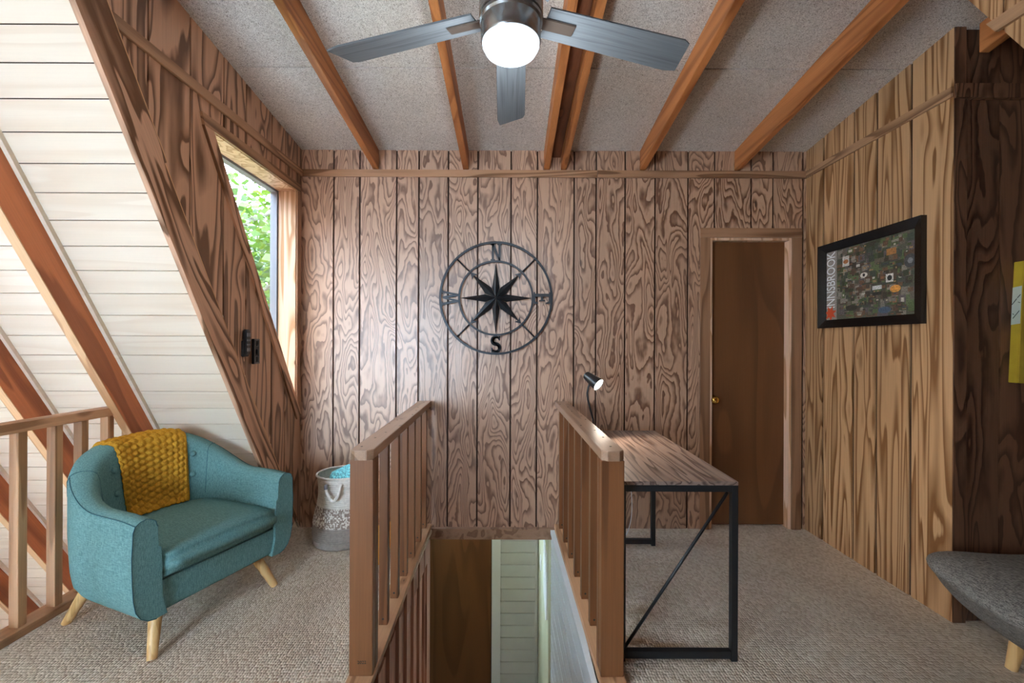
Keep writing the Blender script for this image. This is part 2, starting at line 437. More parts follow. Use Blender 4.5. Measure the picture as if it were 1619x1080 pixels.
m = MB(); m.box(XL-.14, DX0-.02, D+.009, D+.02, 0, 2.68); m.box(DX0-.02, DX1+.02, D+.009, D+.02, DZ1+.01, 2.68); m.box(DX1+.02, 3.5, D+.009, D+.02, 0, 2.68)
m.build('groove_backing', M['groove'], wb)
m = MB(); m.box(XL+.001, .60, D-.014, D, TRZ0, TRZ1); m.build('trim_strip', M['trim_x'], wb, bevel=.002)
m = MB(); m.box(.602, XR-.001, D-.014, D, TRZ0, TRZ1); m.build('trim_strip', M['trim_x'], wb, bevel=.002)

# ------------------------------------------------------------------ left cheek wall with triangular window
wl = empty('wall_left'); tag(wl, 'left cheek wall of bold-grained plywood planks with triangular window', 'wall', kind='structure')
WT, WR_, WS = 2.335, 2.918, 2.098       # window top z, right y, left-top y
def win_line(y): return WT - T60*(y-WS)  # slanted left edge
gy = [.55, .80, .99, 1.26, 1.50, 1.735, 1.963, 2.192, 2.377, 2.632, 2.79, 3.0]
for a, b in zip(gy[:-1], gy[1:]):
    m = MB(); b2 = b-.010 if b < 3 else b
    base = [(a, -.1), (b2, -.1), (b2, 4), (a, 4)]
    base = clip(base, -T60, -1, T60*D+0) if False else clip(base, T60, 1, -T60*D-.0)   # above roof slope
    base = clip(base, -CS, -1, 2.653+CS*D)                                            # below ceiling
    if len(base) < 3: continue
    pcs = []
    pcs.append(clip(base, 0, 1, -WT))                       # above the window
    low = clip(base, 0, -1, WT)
    pcs.append(clip(low, -T60, -1, WT+T60*WS))              # below the slanted edge
    r = clip(low, 1, 0, -WR_)
    if len(r) > 2: pcs.append(clip(r, T60, 1, -(WT+T60*WS)))
    for p in pcs:
        if len(p) > 2: m.prism(p, 'x', XL-.012, XL)
    if m.v: m.build('plank', M['ply_left'], wl)
# backing with window hole
m = MB(); base = clip(clip([(.5, -.1), (3.01, -.1), (3.01, 4), (.5, 4)], T60, 1, -T60*D), -CS, -1, 2.653+CS*D)
for p in (clip(base, 0, 1, -WT), clip(clip(base, 0, -1, WT), -T60, -1, WT+T60*WS)):
    m.prism(p, 'x', XL-.022, XL-.009)
m.build('groove_backing', M['groove'], wl)
# horizontal trim band
m = MB(); m.box(XL, XL+.014, 1.53, D-.014, TRZ0, TRZ1); m.build('trim_strip', M['trim_y'], wl, bevel=.002)
# sloping board covering the side of the edge rafter (two overlapping pieces)
def slope_poly(y0, y1, lo, hi):
    """strip parallel to the roof: lo/hi = vertical offsets from the roof plane"""
    return [(y0, RZ(y0)+lo), (y1, RZ(y1)+lo), (y1, RZ(y1)+hi), (y0, RZ(y0)+hi)]
_nr = Vector((0, sin(radians(60)), cos(radians(60)))); _dr = Vector((0, cos(radians(60)), -sin(radians(60))))
slope_mat = Matrix((Vector((1, 0, 0)), -_nr, _dr)).transposed().to_4x4(); slope_mat.translation = (0, 1.0, RZ(1.0))
# local y = distance below the roof boards, local z = distance down the slope from y=1
o = MB().prism([(.008, .55), (.008, 1.62), (.022, 1.62), (.022, 3.86), (.148, 3.86), (.148, .55)], 'x', XL-.002, XL+.020).build('slope_board', M['trim_slope'], wl); o.matrix_local = slope_mat
for (l0, l1, b0) in ((.55, 1.62, .008), (1.624, 3.86, .022)):
    MB().box(XL-.002, XL+.0206, b0-.004, b0, l0, l1).build('raw_edge', M['rafter_edge'], o)

# window parts
w1 = empty('window_1'); tag(w1, 'triangular fixed window in the left plywood wall looking onto trees', 'window', kind='structure')
CW = .055
m = MB(); m.prism([(WS-CW*.58-.05, WT+CW), (WR_+.04, WT+CW), (WR_+.04, WT), (WS-.0, WT), (WS-.065, WT)], 'x', XL, XL+.014); m.build('casing_top', M['trim_y'], w1)
yb = WS + (WT-.0)/T60
p = [(WS, WT), (WS-.065, WT), (WS-.065, WT)]
def wl_poly(off): return WT + T60*WS + off
wm = slope_mat.copy(); wm.translation = (0, WS, WT)
Lc = (D-.016-WS)/cos(radians(60))
o = MB().prism([(0, 0), (0, Lc), (.058, Lc), (.058, -.0334)], 'x', XL, XL+.013).build('casing_slope', M['trim_slope'], w1); o.matrix_local = wm
m = MB(); m.prism(clip([(WR_, .70), (WR_+.04, .70), (WR_+.04, WT), (WR_, WT)], T60, 1, -wl_poly(0)), 'x', XL, XL+.014); m.build('casing_side', M['trim_z'], w1)
JW = .115
zb = win_line(WR_)
m = MB(); m.box(XL-JW, XL+.002, WR_-.004, WR_+.02, zb-.02, WT+.02); m.build('jamb', M['jamb_pale'], w1)
m = MB(); m.box(XL-JW, XL+.002, WS-.02, WR_-.004, WT-.004, WT+.02); m.build('jamb', M['jamb_pale'], w1)
m = MB(); m.prism([(WS+.004, WT), (WS-.022, WT), (WR_, zb-.038), (WR_, zb+.007)], 'x', XL-JW, XL+.002); m.build('jamb', M['jamb_pale'], w1)
m = MB(); m.prism([(WS-.01, WT+.01), (WR_+.01, WT+.01), (WR_+.01, zb-.03)], 'x', XL-JW-.004, XL-JW); m.build('pane', M['glass'], w1)
# outer strips, grey in place of the reflection in the glass
m = MB(); m.box(XL-JW-.05, XL-JW-.005, WR_-.016, WR_+.02, zb, WT+.02); m.build('reflection_strip', M['grey_band'], w1)
m = MB(); m.box(XL-JW-.05, XL-JW-.005, WS-.02, WR_-.017, WT-.016, WT+.02); m.build('reflection_strip', M['grey_band'], w1)

# ------------------------------------------------------------------ right wall and the alcove
wr = empty('wall_right'); tag(wr, 'right wall of tan plywood planks with bold vertical grain', 'wall', kind='structure')
YR = 2.0
ry = [2.0, 2.212, 2.419, 2.581, 2.833, 3.0]
for a, b in zip(ry[:-1], ry[1:]):
    m = MB(); a2, b2 = a+(.008 if a > 2 else 0), b-(.008 if b < 3 else 0)
    m.prism([(a2, 0), (b2, 0), (b2, CZ(b2)), (a2, CZ(a2))], 'x', XR, XR+.012); m.build('plank', M['ply_right'], wr)
m = MB(); m.prism([(2.001, 0), (3, 0), (3, CZ(3)), (2.001, CZ(2))], 'x', XR+.009, XR+.02); m.build('groove_backing', M['groove'], wr)
m = MB(); m.box(XR-.013, XR, 2.0, D-.014, TRZ0, TRZ1-.002); m.build('trim_strip', M['trim_y'], wr, bevel=.002)
wa = empty('wall_alcove'); tag(wa, 'brown plywood wall of the alcove on the right, darkened for shade, facing the room', 'wall', kind='structure')
ax = [2.130, 2.302, 2.56, 2.72, 2.92, 3.13, 3.4]
for a, b in zip(ax[:-1], ax[1:]):
    m = MB(); m.box(a+.004, b-.004, YR+.012, YR+.024, 0, CZ(YR)); m.build('plank', M['ply_shaded'], wa)
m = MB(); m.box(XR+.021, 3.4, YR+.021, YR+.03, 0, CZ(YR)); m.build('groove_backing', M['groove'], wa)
m = MB(); m.box(XR+.002, 2.130, YR-.004, YR+.02, 0, TRZ0-.01); m.build('corner_board', M['ply_shaded'], wa)
m = MB(); m.box(XR+.002, 2.124, YR-.004, YR+.02, TRZ1+.01, CZ(YR)); m.build('corner_board', M['ply_shaded'], wa)
m = MB(); m.box(XR+.002, 3.4, YR-.012, YR+.012, TRZ0-.008, TRZ1+.008); m.build('trim_strip', M['ply_shaded'], wa)
m = MB(); m.box(3.4, 3.42, -2.2, 2.03, 0, 3.4); o = m.build('wall_alcove_side', M['ply_shaded']); tag(o, 'brown plywood side wall at the far right of the alcove', 'wall', kind='structure')
# hanging cheek piece at the upper right, cut along the opposite roof slope
wh = empty('wall_upper_right'); tag(wh, 'slanting plywood cheek panel hanging at the upper right corner', 'wall', kind='structure')
HX = 1.80
base = [(1.0, 1.0), (1.9, 1.0), (1.9, 3.2), (1.0, 3.2)]
base = clip(base, -T60, 1, -(2.649-T60*1.678)); base = clip(base, -CS, -1, 2.653+CS*D)
for y0, y1 in ((1.0, 1.24), (1.24, 1.40), (1.40, 1.561), (1.567, 1.9)):
    p = clip(clip(base, 1, 0, -y0), -1, 0, y1)
    m = MB(); m.prism(p, 'x', HX, HX+.012); m.build('plank', M['ply_right'], wh)
m = MB(); m.prism(base, 'x', HX+.009, HX+.03); m.build('groove_backing', M['groove'], wh)
p = [(1.0, 2.46), (1.58, 2.46), (1.61, 2.51), (1.0, 2.51)]
m = MB(); m.prism(p, 'x', HX-.014, HX); m.build('trim_strip', M['trim_y'], wh)

# ------------------------------------------------------------------ dormer ceiling: fibreboard panels and beams
ce = empty('ceiling'); tag(ce, 'sloping ceiling of speckled grey fibreboard between exposed orange beams', 'ceiling', kind='structure')
def slab(mb, x0, x1, y0, y1, t):
    mb.prism([(y0, CZ(y0)), (y1, CZ(y1)), (y1, CZ(y1)+t), (y0, CZ(y0)+t)], 'x', x0, x1)
bxs = [-1.62, -.954, -.324, .302, .92, 1.585, 2.187, 2.82, 3.42]
for i, (a, b) in enumerate(zip(bxs[:-1], bxs[1:])):
    for (y0, y1) in ((2.2605, 3.02), (1.04, 2.2515), (-.18, 1.035), (-1.4, -.185)):
        if i == 0: a_ = XL-.02
        else: a_ = a
        m = MB(); slab(m, a_, b, y0, y1, .012); m.build('ceiling_panel', M['fibre'], ce)
m = MB(); slab(m, XL-.03, 3.42, -1.4, 3.02, .04)
m = MB(); m.prism([(-1.4, CZ(-1.4)+.014), (3.05, CZ(3.05)+.014), (3.05, CZ(3.05)+.05), (-1.4, CZ(-1.4)+.05)], 'x', XL-.15, 3.42); m.build('roof_deck', M['groove'], ce)
def beam(x0, x1, h, y1=D, mat='beam', y0=-1.4, top=.001):
    m = MB(); m.prism([(y0, CZ(y0)-h), (y1, CZ(y1)-h), (y1, CZ(y1)-top), (y0, CZ(y0)-top)], 'x', x0, x1)
    m.build('beam', M[mat], ce, bevel=.002)
beam(-.973, -.933, .136); beam(-.342, -.302, .136); beam(.226, .266, .136); beam(.344, .384, .136)
beam(.900, .940, .136); beam(1.564, 1.604, .136); beam(2.165, 2.21, .136, YR-.02)
beam(.267, .343, .05, mat='beam_dark')
beam(2.80, 2.84, .136, YR-.02)

# ------------------------------------------------------------------ main 60 degree roof on the left: boards, rafters, battens
rs = empty('ceiling_sloped'); tag(rs, 'steep white board ceiling on the left with orange rafters', 'ceiling', kind='structure')
nrm = Vector((0, sin(radians(60)), cos(radians(60))))   # outward normal
k0 = 1.575 - .0598*12
for i in range(56):
    ya, yb_ = k0+.0598*i, k0+.0598*(i+1)-.0022
    pa, pb = Vector((0, ya, RZ(ya))), Vector((0, yb_, RZ(yb_)))
    xr = XL-.002 if ya < 3.02 else -.62
    if ya > 3.02: xr = -.9
    m = MB(); q = [pa, pb, pb+nrm*.015, pa+nrm*.015]
    m.prism([(v.y, v.z) for v in q], 'x', -5.4, xr); m.build('board', M['white_board'], rs)
m = MB(); pa, pb = Vector((0, k0, RZ(k0)))+nrm*.011, Vector((0, 4.25, RZ(4.25)))+nrm*.011
m.prism([(v.y, v.z) for v in (pa, pb, pb+nrm*.03, pa+nrm*.03)], 'x', -5.4, XL-.02); m.build('roof_deck', M['groove'], rs)
RD = .142
def rafter(x0, x1, y0=.9, y1=4.2, batten=True, strip=True):
    # built lying along local z so that the grain follows the length
    L = (y1-y0)/cos(radians(60))
    rot = (radians(-150), 0, 0)
    pos = Vector((0, y0, RZ(y0)))
    dirv = Vector((0, cos(radians(60)), -sin(radians(60))))
    zx = Vector((1, 0, 0)); up = nrm
    mat = Matrix((zx, -up, dirv)).transposed().to_4x4(); mat.translation = pos
    # local x = world x, local y = below the boards, local z = down the slope
    o = MB().box(x0, x1, .001, RD, 0, L).build('rafter', M['rafter'] if strip else M['trim_slope'], rs, bevel=.002); o.matrix_local = mat
    if strip: MB().box(x0-.001, x1+.001, RD, RD+.004, 0, L).build('edge_strip', M['rafter_edge'], o)
    if batten:
        b = MB().box(x1, x1+.020, .001, .020, 0, L).build('batten', M['white_board'], rs); b.matrix_local = mat
    return o
m = MB(); m.prism([(.857, T60*(.857+1.28)), (-2.6, T60*(-2.6+1.28)), (-2.6, T60*(-2.6+1.28)+.05), (.857, T60*(.857+1.28)+.05)], 'x', -5.4, -2.6); m.build('opposite_slope', M['white_board'], rs)
m = MB(); m.box(-2.62, XL-.02, -1.45, .86, 3.0, 3.04); m.box(-2.62, XL-.02, .845, .857, 3.0, 3.8); m.box(-2.62, -2.60, -1.45, .5, -2.5, 3.2); m.box(XL-.03, XL-.01, -1.45, .86, 2.95, 3.3); m.build('added_rear_dormer', M['white_board'], rs)  # unseen shell added around the rear opening to keep stray sky light out
gw_ = MB()  # unseen gable with an opening added to light the sloping boards
for (ya, yb_, za, zb_) in ((-2.6, .70, -2.5, 3.7), (.9, 4.5, -2.5, 3.7), (.70, .9, .9, 3.75), (.70, .9, -2.5, -1.0)):
    gw_.box(-5.45, -5.41, ya, yb_, za, zb_)
rw_ = MB()  # unseen rear wall, its opening added for fill and the back wall sheen
for (xa, xb, za, zb_) in ((-2.62, -2.35, -2.5, 3.4), (-1.35, 3.42, -2.5, 3.4), (-2.35, -1.35, 1.75, 3.4), (-2.35, -1.35, -2.5, .70)):
    rw_.box(xa, xb, -1.45, -1.41, za, zb_)
lo_ = MB(); lo_.box(3.40, 3.42, -1.45, 4.5, -2.5, -.2); lo_.box(.30, 3.42, 4.34, 4.36, -2.5, -.2); lo_.box(.30, 3.42, 3.0, 4.36, -.075, -.055); lo_.box(-.86, .30, 3.0, 3.55, -.075, -.055); lo_.box(-.86, .30, 3.95, 4.36, -.075, -.055); lo_.box(-.86, -.55, 3.55, 3.95, -.075, -.055); lo_.box(.0, .30, 3.55, 3.95, -.075, -.055); lo_.box(-2.5, -.86, 4.34, 4.36, -2.5, -.9)  # closes off stray light below; gap in the ceiling added to light the hall
o = lo_.build('wall_lower_outer', M['lower_board']); tag(o, 'unseen outer walls and ceiling of the storey below, with an added roof opening', 'wall', kind='structure')
o = rw_.build('wall_rear', M['ply_right']); tag(o, 'plywood rear wall with an added wide opening for fill light behind the viewer', 'wall', kind='structure')
o = gw_.build('wall_gable', M['white_board']); tag(o, 'white gable wall with an added tall light opening at the far left', 'wall', kind='structure')
rafter(-2.155, -2.112); rafter(-2.70, -2.655); rafter(-3.29, -3.245); rafter(-3.88, -3.835); rafter(-4.47, -4.43)

# ------------------------------------------------------------------ doors
def door(name, label, x0, x1, z1, y, face, casing, jamb, knob=True, recess=.05):
    d = empty(name); tag(d, label, 'door', kind='structure')
    m = MB(); m.box(x0+.018, x1-.018, y+recess, y+recess+.035, .012, z1-.018); s = m.build('door_slab', face, d)
    for (a, b) in ((x0, x0+.018), (x1-.018, x1)):
        MB().box(a, b, y-.002, y+.12, 0, z1).build('jamb', jamb, d)
    MB().box(x0+.018, x1-.018, y-.002, y+.12, z1-.018, z1).build('jamb', jamb, d)
    return d, s
d1, slab1 = door('door_1', 'narrow dark brown flush door in the right of the back wall', DX0, DX1, DZ1, D, M['door'], None, M['jamb_pale'])
MB().box(DX0-.068, DX0-.0, D-.013, D, 0, DZ1).build('casing', M['trim_z'], d1, bevel=.002)
MB().box(DX1, DX1+.068, D-.013, D, 0, DZ1).build('casing', M['trim_z'], d1, bevel=.002)
MB().box(DX0-.068, DX1+.068, D-.015, D, DZ1+.0005, DZ1+.066).build('casing', M['trim_x'], d1, bevel=.002)
k = MB().lathe([(.0, -.0), (.031, 0), (.031, .006), (.012, .010), (.011, .03), (.022, .036), (.028, .05), (.026, .062), (.016, .07), (0, .071)], 28).build('door_knob', M['brass'], d1, smooth=True)
k.rotation_euler = (radians(90), 0, 0); k.location = (1.435, D+.05, .905)
MB().box(DX0-.1, DX1+.1, D+.13, D+.15, 0, DZ1+.1).build('closet_back', M['groove'], d1)

# ------------------------------------------------------------------ stairwell
def skew(y): return -.0255*(y-1.61)      # the opening is turned a touch from square
SKA = math.atan(.0255)
def rail(label, x_in, x_out, side):
    """stair guard: cap rail, end post, balusters, bottom plate.  local y runs along the guard"""
    t = empty('stair_railing', ((x_in+x_out)/2, 1.61, 0), SKA); tag(t, label, 'railing', 'guards of the stairwell')
    w = abs(x_out-x_in)/2; L = 1.385
    ch = .022
    m = MB(); m.prism([(-w+ch, 0), (w-ch, 0), (w, ch), (w, L), (-w, L), (-w, ch)], 'z', .855, .893)
    cap = m.build('cap_rail', M['rail_cap'], t, bevel=.002)
    MB().box(-w, w, .012, .050, .032, .855).build('post', M['rail'], t, bevel=.002)
    MB().box(-w*.2 if side < 0 else -w, w if side < 0 else w*.2, .051, .088, .032, .855).build('post', M['rail'], t, bevel=.002)
    MB().box(-w-.004, w+.004, -.02, L, 0, .032).build('bottom_plate', M['rail_light_y'], t, bevel=.001)
    bm = MB().box(-.019, .019, -.019, .019, .032, .855).mesh('baluster', M['rail'], bevel=.0015)
    hole = MB().lathe([(.005, 0), (.005, .0006)], 12).mesh('nail', M['nail'])
    for i in range(6):
        b = link('baluster', bm, t, (-.004*side, .325+.2*i, 0))
        h = link('nail', hole, b, (0, -.0196, .06), (radians(90), 0, 0))
    rnd = random.Random(3 if side < 0 else 5)
    for i in range(9):
        h = link('nail', hole, cap, (rnd.uniform(-w*.7, w*.7), .06+.15*i + rnd.uniform(-.04, .04), .8932))
    return t
r1 = rail('brown wooden stair guard on the left side of the stairwell, beside the basket', -.5225, -.610, -1)
r2 = rail('brown wooden stair guard on the right side of the stairwell, beside the desk', .346, .4335, 1)
# printed lumber stamp on the left post
def text_mesh(txt, size, mat, extrude=.0004, spacing=1.0):
    c = bpy.data.curves.new('text', 'FONT'); c.body = txt; c.size = size; c.extrude = extrude; c.align_x = 'CENTER'; c.align_y = 'CENTER'; c.space_character = spacing
    c.resolution_u = 3
    o = bpy.data.objects.new('text', c); COL.objects.link(o)
    dg = bpy.context.evaluated_depsgraph_get(); me = bpy.data.meshes.new_from_object(o.evaluated_get(dg))
    bpy.data.objects.remove(o); me.materials.clear(); me.materials.append(mat); return me
st = link('lumber_stamp', text_mesh('2022', .017, M['nail']), r1, (.004, .0115, .085), (radians(90), 0, 0))

# header below the back wall at floor level
hd = MB().box(-.60, .34, D-.03, D+.03, -.068, .006).build('stair_header', M['rail_cap']); tag(hd, 'wooden header board across the far end of the stairwell opening', 'board', kind='structure')
# left stairwell wall: studs with panels between, near-black backing for the shade of the joist gap
sl = empty('wall_stair_left', (OX0, 1.61, 0), SKA); tag(sl, 'open stud wall of brown boards on the left of the stairwell', 'wall', kind='structure')
stm = MB().box(-.038, .004, -.006, .006, -2.5, -.001).mesh('stud', M['stud'])
for i in range(9): link('stud', stm, sl, (.010, -.05+.178*i, 0))
pm = MB().box(-.034, -.012, .007, .171, -2.5, -.105).mesh('board', M['stud_lit'])
for i in range(8): link('board', pm, sl, (.010, -.05+.178*i, 0))
MB().box(-.055, -.041, -.15, 1.4, -2.5, -.03).build('backing', M['gap_shade'], sl)
MB().box(-.035, .012, 1.30, 1.42, -2.5, -.06).build('end_post', M['stud'], sl)
# right stairwell wall: white horizontal boards
srw = empty('wall_stair_right', (OX1-.025, 1.61, 0), SKA); tag(srw, 'glossy white board wall on the right of the stairwell', 'wall', kind='structure')
bm_ = MB().box(0, .014, -.3, 1.40, -.116, 0).mesh('board', M['white_stair'], bevel=.006)
for i in range(20): link('board', bm_, srw, (.012, 0, -.028-.12*i))
MB().box(.004, .04, -.3, 1.39, -.028, .0).build('top_trim', M['white_stair'], srw)
# lower hall seen through the opening
LY = 4.3
lw = empty('wall_lower_back'); tag(lw, 'pale horizontal board wall at the end of the hall below', 'wall', kind='structure')
lb = MB().box(-.096, .292, LY, LY+.014, 0, .1195).mesh('board', M['lower_board'], bevel=.0035)
for i in range(20): link('board', lb, lw, (0, 0, -2.52+.122*i))
MB().box(-.9, .4, LY+.012, LY+.03, -2.5, -.1).build('backing', M['groove'], lw)
MB().box(.252, .274, LY-.02, LY, -2.5, -.1).build('corner_trim', M['lower_board'], lw)
d2 = empty('door_2'); tag(d2, 'reddish brown flush door at the end of the hall below', 'door', kind='structure')
MB().box(-.84, -.192, LY-.012, LY+.01, -2.49, -.16).build('door_slab', M['door'], d2)
MB().box(-.185, -.096, LY-.016, LY, -2.5, -.1).build('casing', M['white_paint'], d2, bevel=.002)
lr = MB().box(.285, .30, D+.03, LY+.02, -2.5, -.1).build('wall_lower_right', M['green_wall']); tag(lr, 'greenish white side wall of the hall below', 'wall', kind='structure')
MB().box(.272, .286, D+.031, D+.055, -2.5, -.1).build('corner_board', M['green_wall'], lr)
ll = MB().box(-.86, -.845, D+.03, LY+.02, -2.5, -.1).build('wall_lower_left', M['green_wall']); tag(ll, 'side wall of the hall below, behind the brown door', 'wall', kind='structure')
sw = empty('light_switch', (.285, 3.93, -.72)); tag(sw, 'small white light switch plate on the wall of the hall below', 'switch')
MB().box(-.007, 0, -.04, .04, -.06, .06).build('plate', M['white_paint'], sw, bevel=.003)
MB().box(-.012, -.007, -.008, .008, -.016, .016).build('toggle', M['white_paint'], sw, bevel=.002)
sg = empty('notice_board', (.285, 3.45, -.60)); tag(sg, 'narrow pale notice with ragged lower edge on the hall wall below', 'notice')
MB().prism([(-.18, -.22), (-.06, -.30), (.03, -.24), (.13, -.17), (.16, .28), (-.18, .28)], 'x', -.006, 0).build('sheet', M['white_paint'], sg)
MB().lathe([(.007, 0), (.007, .006), (0, .008)], 10).build('pin', M['white_paint'], sg, loc=(-.006, 0, .2), rot=(0, radians(-90), 0))
# stairs
stc = empty('staircase', (0, 0, 0)); tag(stc, 'wooden stairs descending between the two guards', 'stairs', kind='structure')
tm = MB().box(-.52, .30, 0, .245, -.035, 0).mesh('tread', M['stud'], bevel=.004)
rm = MB().box(-.52, .30, .0, .015, -.205, -.035).mesh('riser', M['stud'])
for i in range(11):
    link('tread', tm, stc, (0, 1.45+.21*i, -.205*(i+1))); link('riser', rm, stc, (0, 1.47+.21*(i), -.205*i))
lf = MB().box(-6, 3.6, -2.3, 4.6, -2.56, -2.5).build('floor_lower', M['lower_floor']); tag(lf, 'wooden floor of the storey below', 'floor', kind='structure')

# ------------------------------------------------------------------ loft railing on the left
lrail = empty('loft_railing', (-2.19, 0, 0)); tag(lrail, 'light wooden balustrade at the left edge of the loft behind the armchair', 'railing')
MB().box(-.04, .04, -.2, 2.395, .900, .944).build('cap_rail', M['rail_light_y'], lrail, bevel=.002)
MB().box(-.045, .045, -.2, 2.66, -.20, .035).build('bottom_plate', M['rail_light_y'], lrail, bevel=.002)
bm_ = MB().box(-.020, .023, -.018, .018, .035, .90).mesh('baluster', M['rail_light'], bevel=.0015)
for y in (1.34, 1.48, 1.62, 1.75, 1.898, 2.050, 2.175, 2.315):
    link('baluster', bm_, lrail, (0, y, 0))
MB().box(-.020, .023, 2.425, 2.46, .035, .80).build('baluster', M['rail_light'], lrail)
m = MB(); m.prism([(2.335, .944), (2.396, .944), (2.62, .944-.224*T60), (2.565, .944-.224*T60)], 'x', .0, .038); m.build('sloping_end_piece', M['rail'], lrail)

# ------------------------------------------------------------------ armchair
def ss(a, b, x):
    t = max(0, min(1, (x-a)/(b-a))); return t*t*(3-2*t)
AC = empty('armchair', (-1.655, 2.125, 0), math.atan2(.357, .934)*-1)
# local +x = facing, local +y = along the width (away from the camera)
tag(AC, 'teal fabric tub armchair with splayed wooden legs', 'armchair')
HW, FR, BK = .372, .345, .335
path = []
NA, NB = 14, 44
for i in range(NA): path.append((FR - (FR-.02)*i/NA, -HW))
for i in range(NB+1):
    q = -pi/2 - pi*i/NB
    c, s_ = cos(q), sin(q); e = 2/2.5
    path.append((.02 + math.copysign(abs(c)**e, c)*(BK+.02), math.copysign(abs(s_)**e, s_)*HW))
for i in range(NA-1, -1, -1): path.append((FR - (FR-.02)*i/NA, HW))
path = [Vector((p[0], p[1], 0)) for p in path]
arc = [0]
for a, b in zip(path[:-1], path[1:]): arc.append(arc[-1]+(b-a).length)
TOT = arc[-1]
def path_at(t):
    s_ = t*TOT
    for i in range(len(arc)-1):
        if arc[i+1] >= s_ or i == len(arc)-2:
            u = (s_-arc[i])/max(1e-9, arc[i+1]-arc[i]); p = path[i].lerp(path[i+1], u)
            tg = (path[i+1]-path[i]).normalized()
            return p, tg
def pn(t):
    p, _ = path_at(t)
    a, _ = path_at(max(0, t-.012)); b, _ = path_at(min(1, t+.012))
    tg = (b-a).normalized()
    n = Vector((-tg.y, tg.x, 0))     # towards the outside?
    if n.dot(p - Vector((.15, 0, 0))) < 0: n = -n
    return p, n
def top_h(t):
    u = min(t, 1-t)*TOT
    return .590 + .205*ss(.26, .80, u) + .008*ss(.0, .1, u)
def prof(t):
    h = top_h(t); th = .088 + .035*ss(.3, .8, min(t, 1-t)*TOT)
    lean = .03*ss(.4, .8, min(t, 1-t)*TOT)
    return [(-.125, .178), (-.085, .176), (-.055, .184), (-.030, .205), (-.012, .24), (-.004, .29), (0, .36), (.002+lean*.4, .46), (.0+lean*.7, h-.10),
            (-.002+lean, h-.035), (-.010+lean, h-.012), (-.026+lean, h-.001), (-.05+lean, h+.004), (-th+.026+lean, h-.001), (-th+.008+lean, h-.014), (-th+lean, h-.04),
            (-th+lean*.5-.004, h-.12), (-th-.014, .46), (-th-.018, .38), (-th-.018, .26), (-.125, .178)]
NT = 96
def shell_pt(i, j):
    t = j/(NT-1); p, n = pn(t); a, z = prof(t)[i]
    q = p + n*a; return (q.x, q.y, z)
NP = len(prof(0))
m = MB(); m.grid(shell_pt, NP, NT)
nv = len(m.v)
m.f.append(tuple(range(NP-1))); m.f.append(tuple(range((NT-1)*NP, (NT-1)*NP+NP-1))[::-1])
body = m.build('tub_shell', M['teal'], AC, angle=50)
# apron and base
m = MB(); m.box(-.22, .330, -.285, .285, .182, .326); m.build('apron', M['teal'], AC, bevel=.012, seg=3)
# seat cushion
bmx = bmesh.new()
cu = MB().box(-.235, .366, -.282, .282, .330, .418)
me = cu.mesh('seat_cushion', M['teal'])
bmx.from_mesh(me); bmesh.ops.bevel(bmx, geom=[e for e in bmx.edges], offset=.028, segments=4, affect='EDGES')
bmesh.ops.subdivide_edges(bmx, edges=[e for e in bmx.edges if e.calc_length() > .2], cuts=8, use_grid_fill=True)
for v in bmx.verts:
    r = (1-(v.co.y/.30)**2)*(1-((v.co.x-.05)/.36)**2); v.co.z += .034*max(0, r)*ss(.36, .418, v.co.z)
    if v.co.x > .3:
        v.co.x += .010*(1-(v.co.y/.3)**2)
bmx.to_mesh(me); bmx.free(); me.shade_smooth()
link('seat_cushion', me, AC)
# seams
def seam(pts, name='seam', r=.0016, par=None):
    return MB().tube(pts, r, 6).build(name, M['teal_dark'], par or AC, smooth=True)
for t in (0.0, 1.0):
    p, n = pn(t); pr = prof(t)
    seam([(p.x+.0005+n.x*a, p.y+n.y*a, z) for a, z in pr[1:16]], par=body)
for s_ in (-1, 1):
    seam([(.3262, s_*.262, .19), (.3262, s_*.262, .33)])
    t0 = .30 if s_ < 0 else .70
    p, n = pn(t0); pr = prof(t0); seam([(p.x+n.x*(a+.0005), p.y+n.y*(a+.0005), z+.0006) for a, z in pr[8:18]], par=body)
for s_, ts in ((-1, [i/40*.30 for i in range(41)]), (1, [1-i/40*.30 for i in range(41)])):
    pts = []
    for t in ts:
        p, n = pn(t); a, z = prof(t)[10]; pts.append((p.x+n.x*(a+.001), p.y+n.y*(a+.001), z+.001))
    seam(pts, par=body)
# legs
for sx, sy in ((1, -1), (1, 1), (-1, -1), (-1, 1)):
    top = Vector((.235*sx, .225*sy, .185)); bot = Vector((.315*sx, .287*sy, 0))
    if sx < 0: bot.x = -.31
    MB().tube([top, bot], [.027, .018], 18).build('leg', M['leg'], AC, angle=50)
def inner_pt(t, z, off):
    p, n = pn(t); pr = prof(t)
    seg = pr[15:20]
    for (a0, z0), (a1, z1) in zip(seg[:-1], seg[1:]):
        if z1 <= z <= z0:
            u = (z-z0)/(z1-z0); a = a0+(a1-a0)*u; break
    else: a = seg[0][0]
    q = p + n*(a-off); return Vector((q.x, q.y, z)), -n
btm = MB().lathe([(.0, .011), (.008, .0095), (.0145, .004), (.0155, -.004)], 18, cap0=False).mesh('button', M['teal'], smooth=True)
for t in (.386, .642):
    for z in (.68, .57):
        p, n = inner_pt(t, z, .0)
        o = link('button', btm, AC, p, n.to_track_quat('Z', 'Y').to_euler())

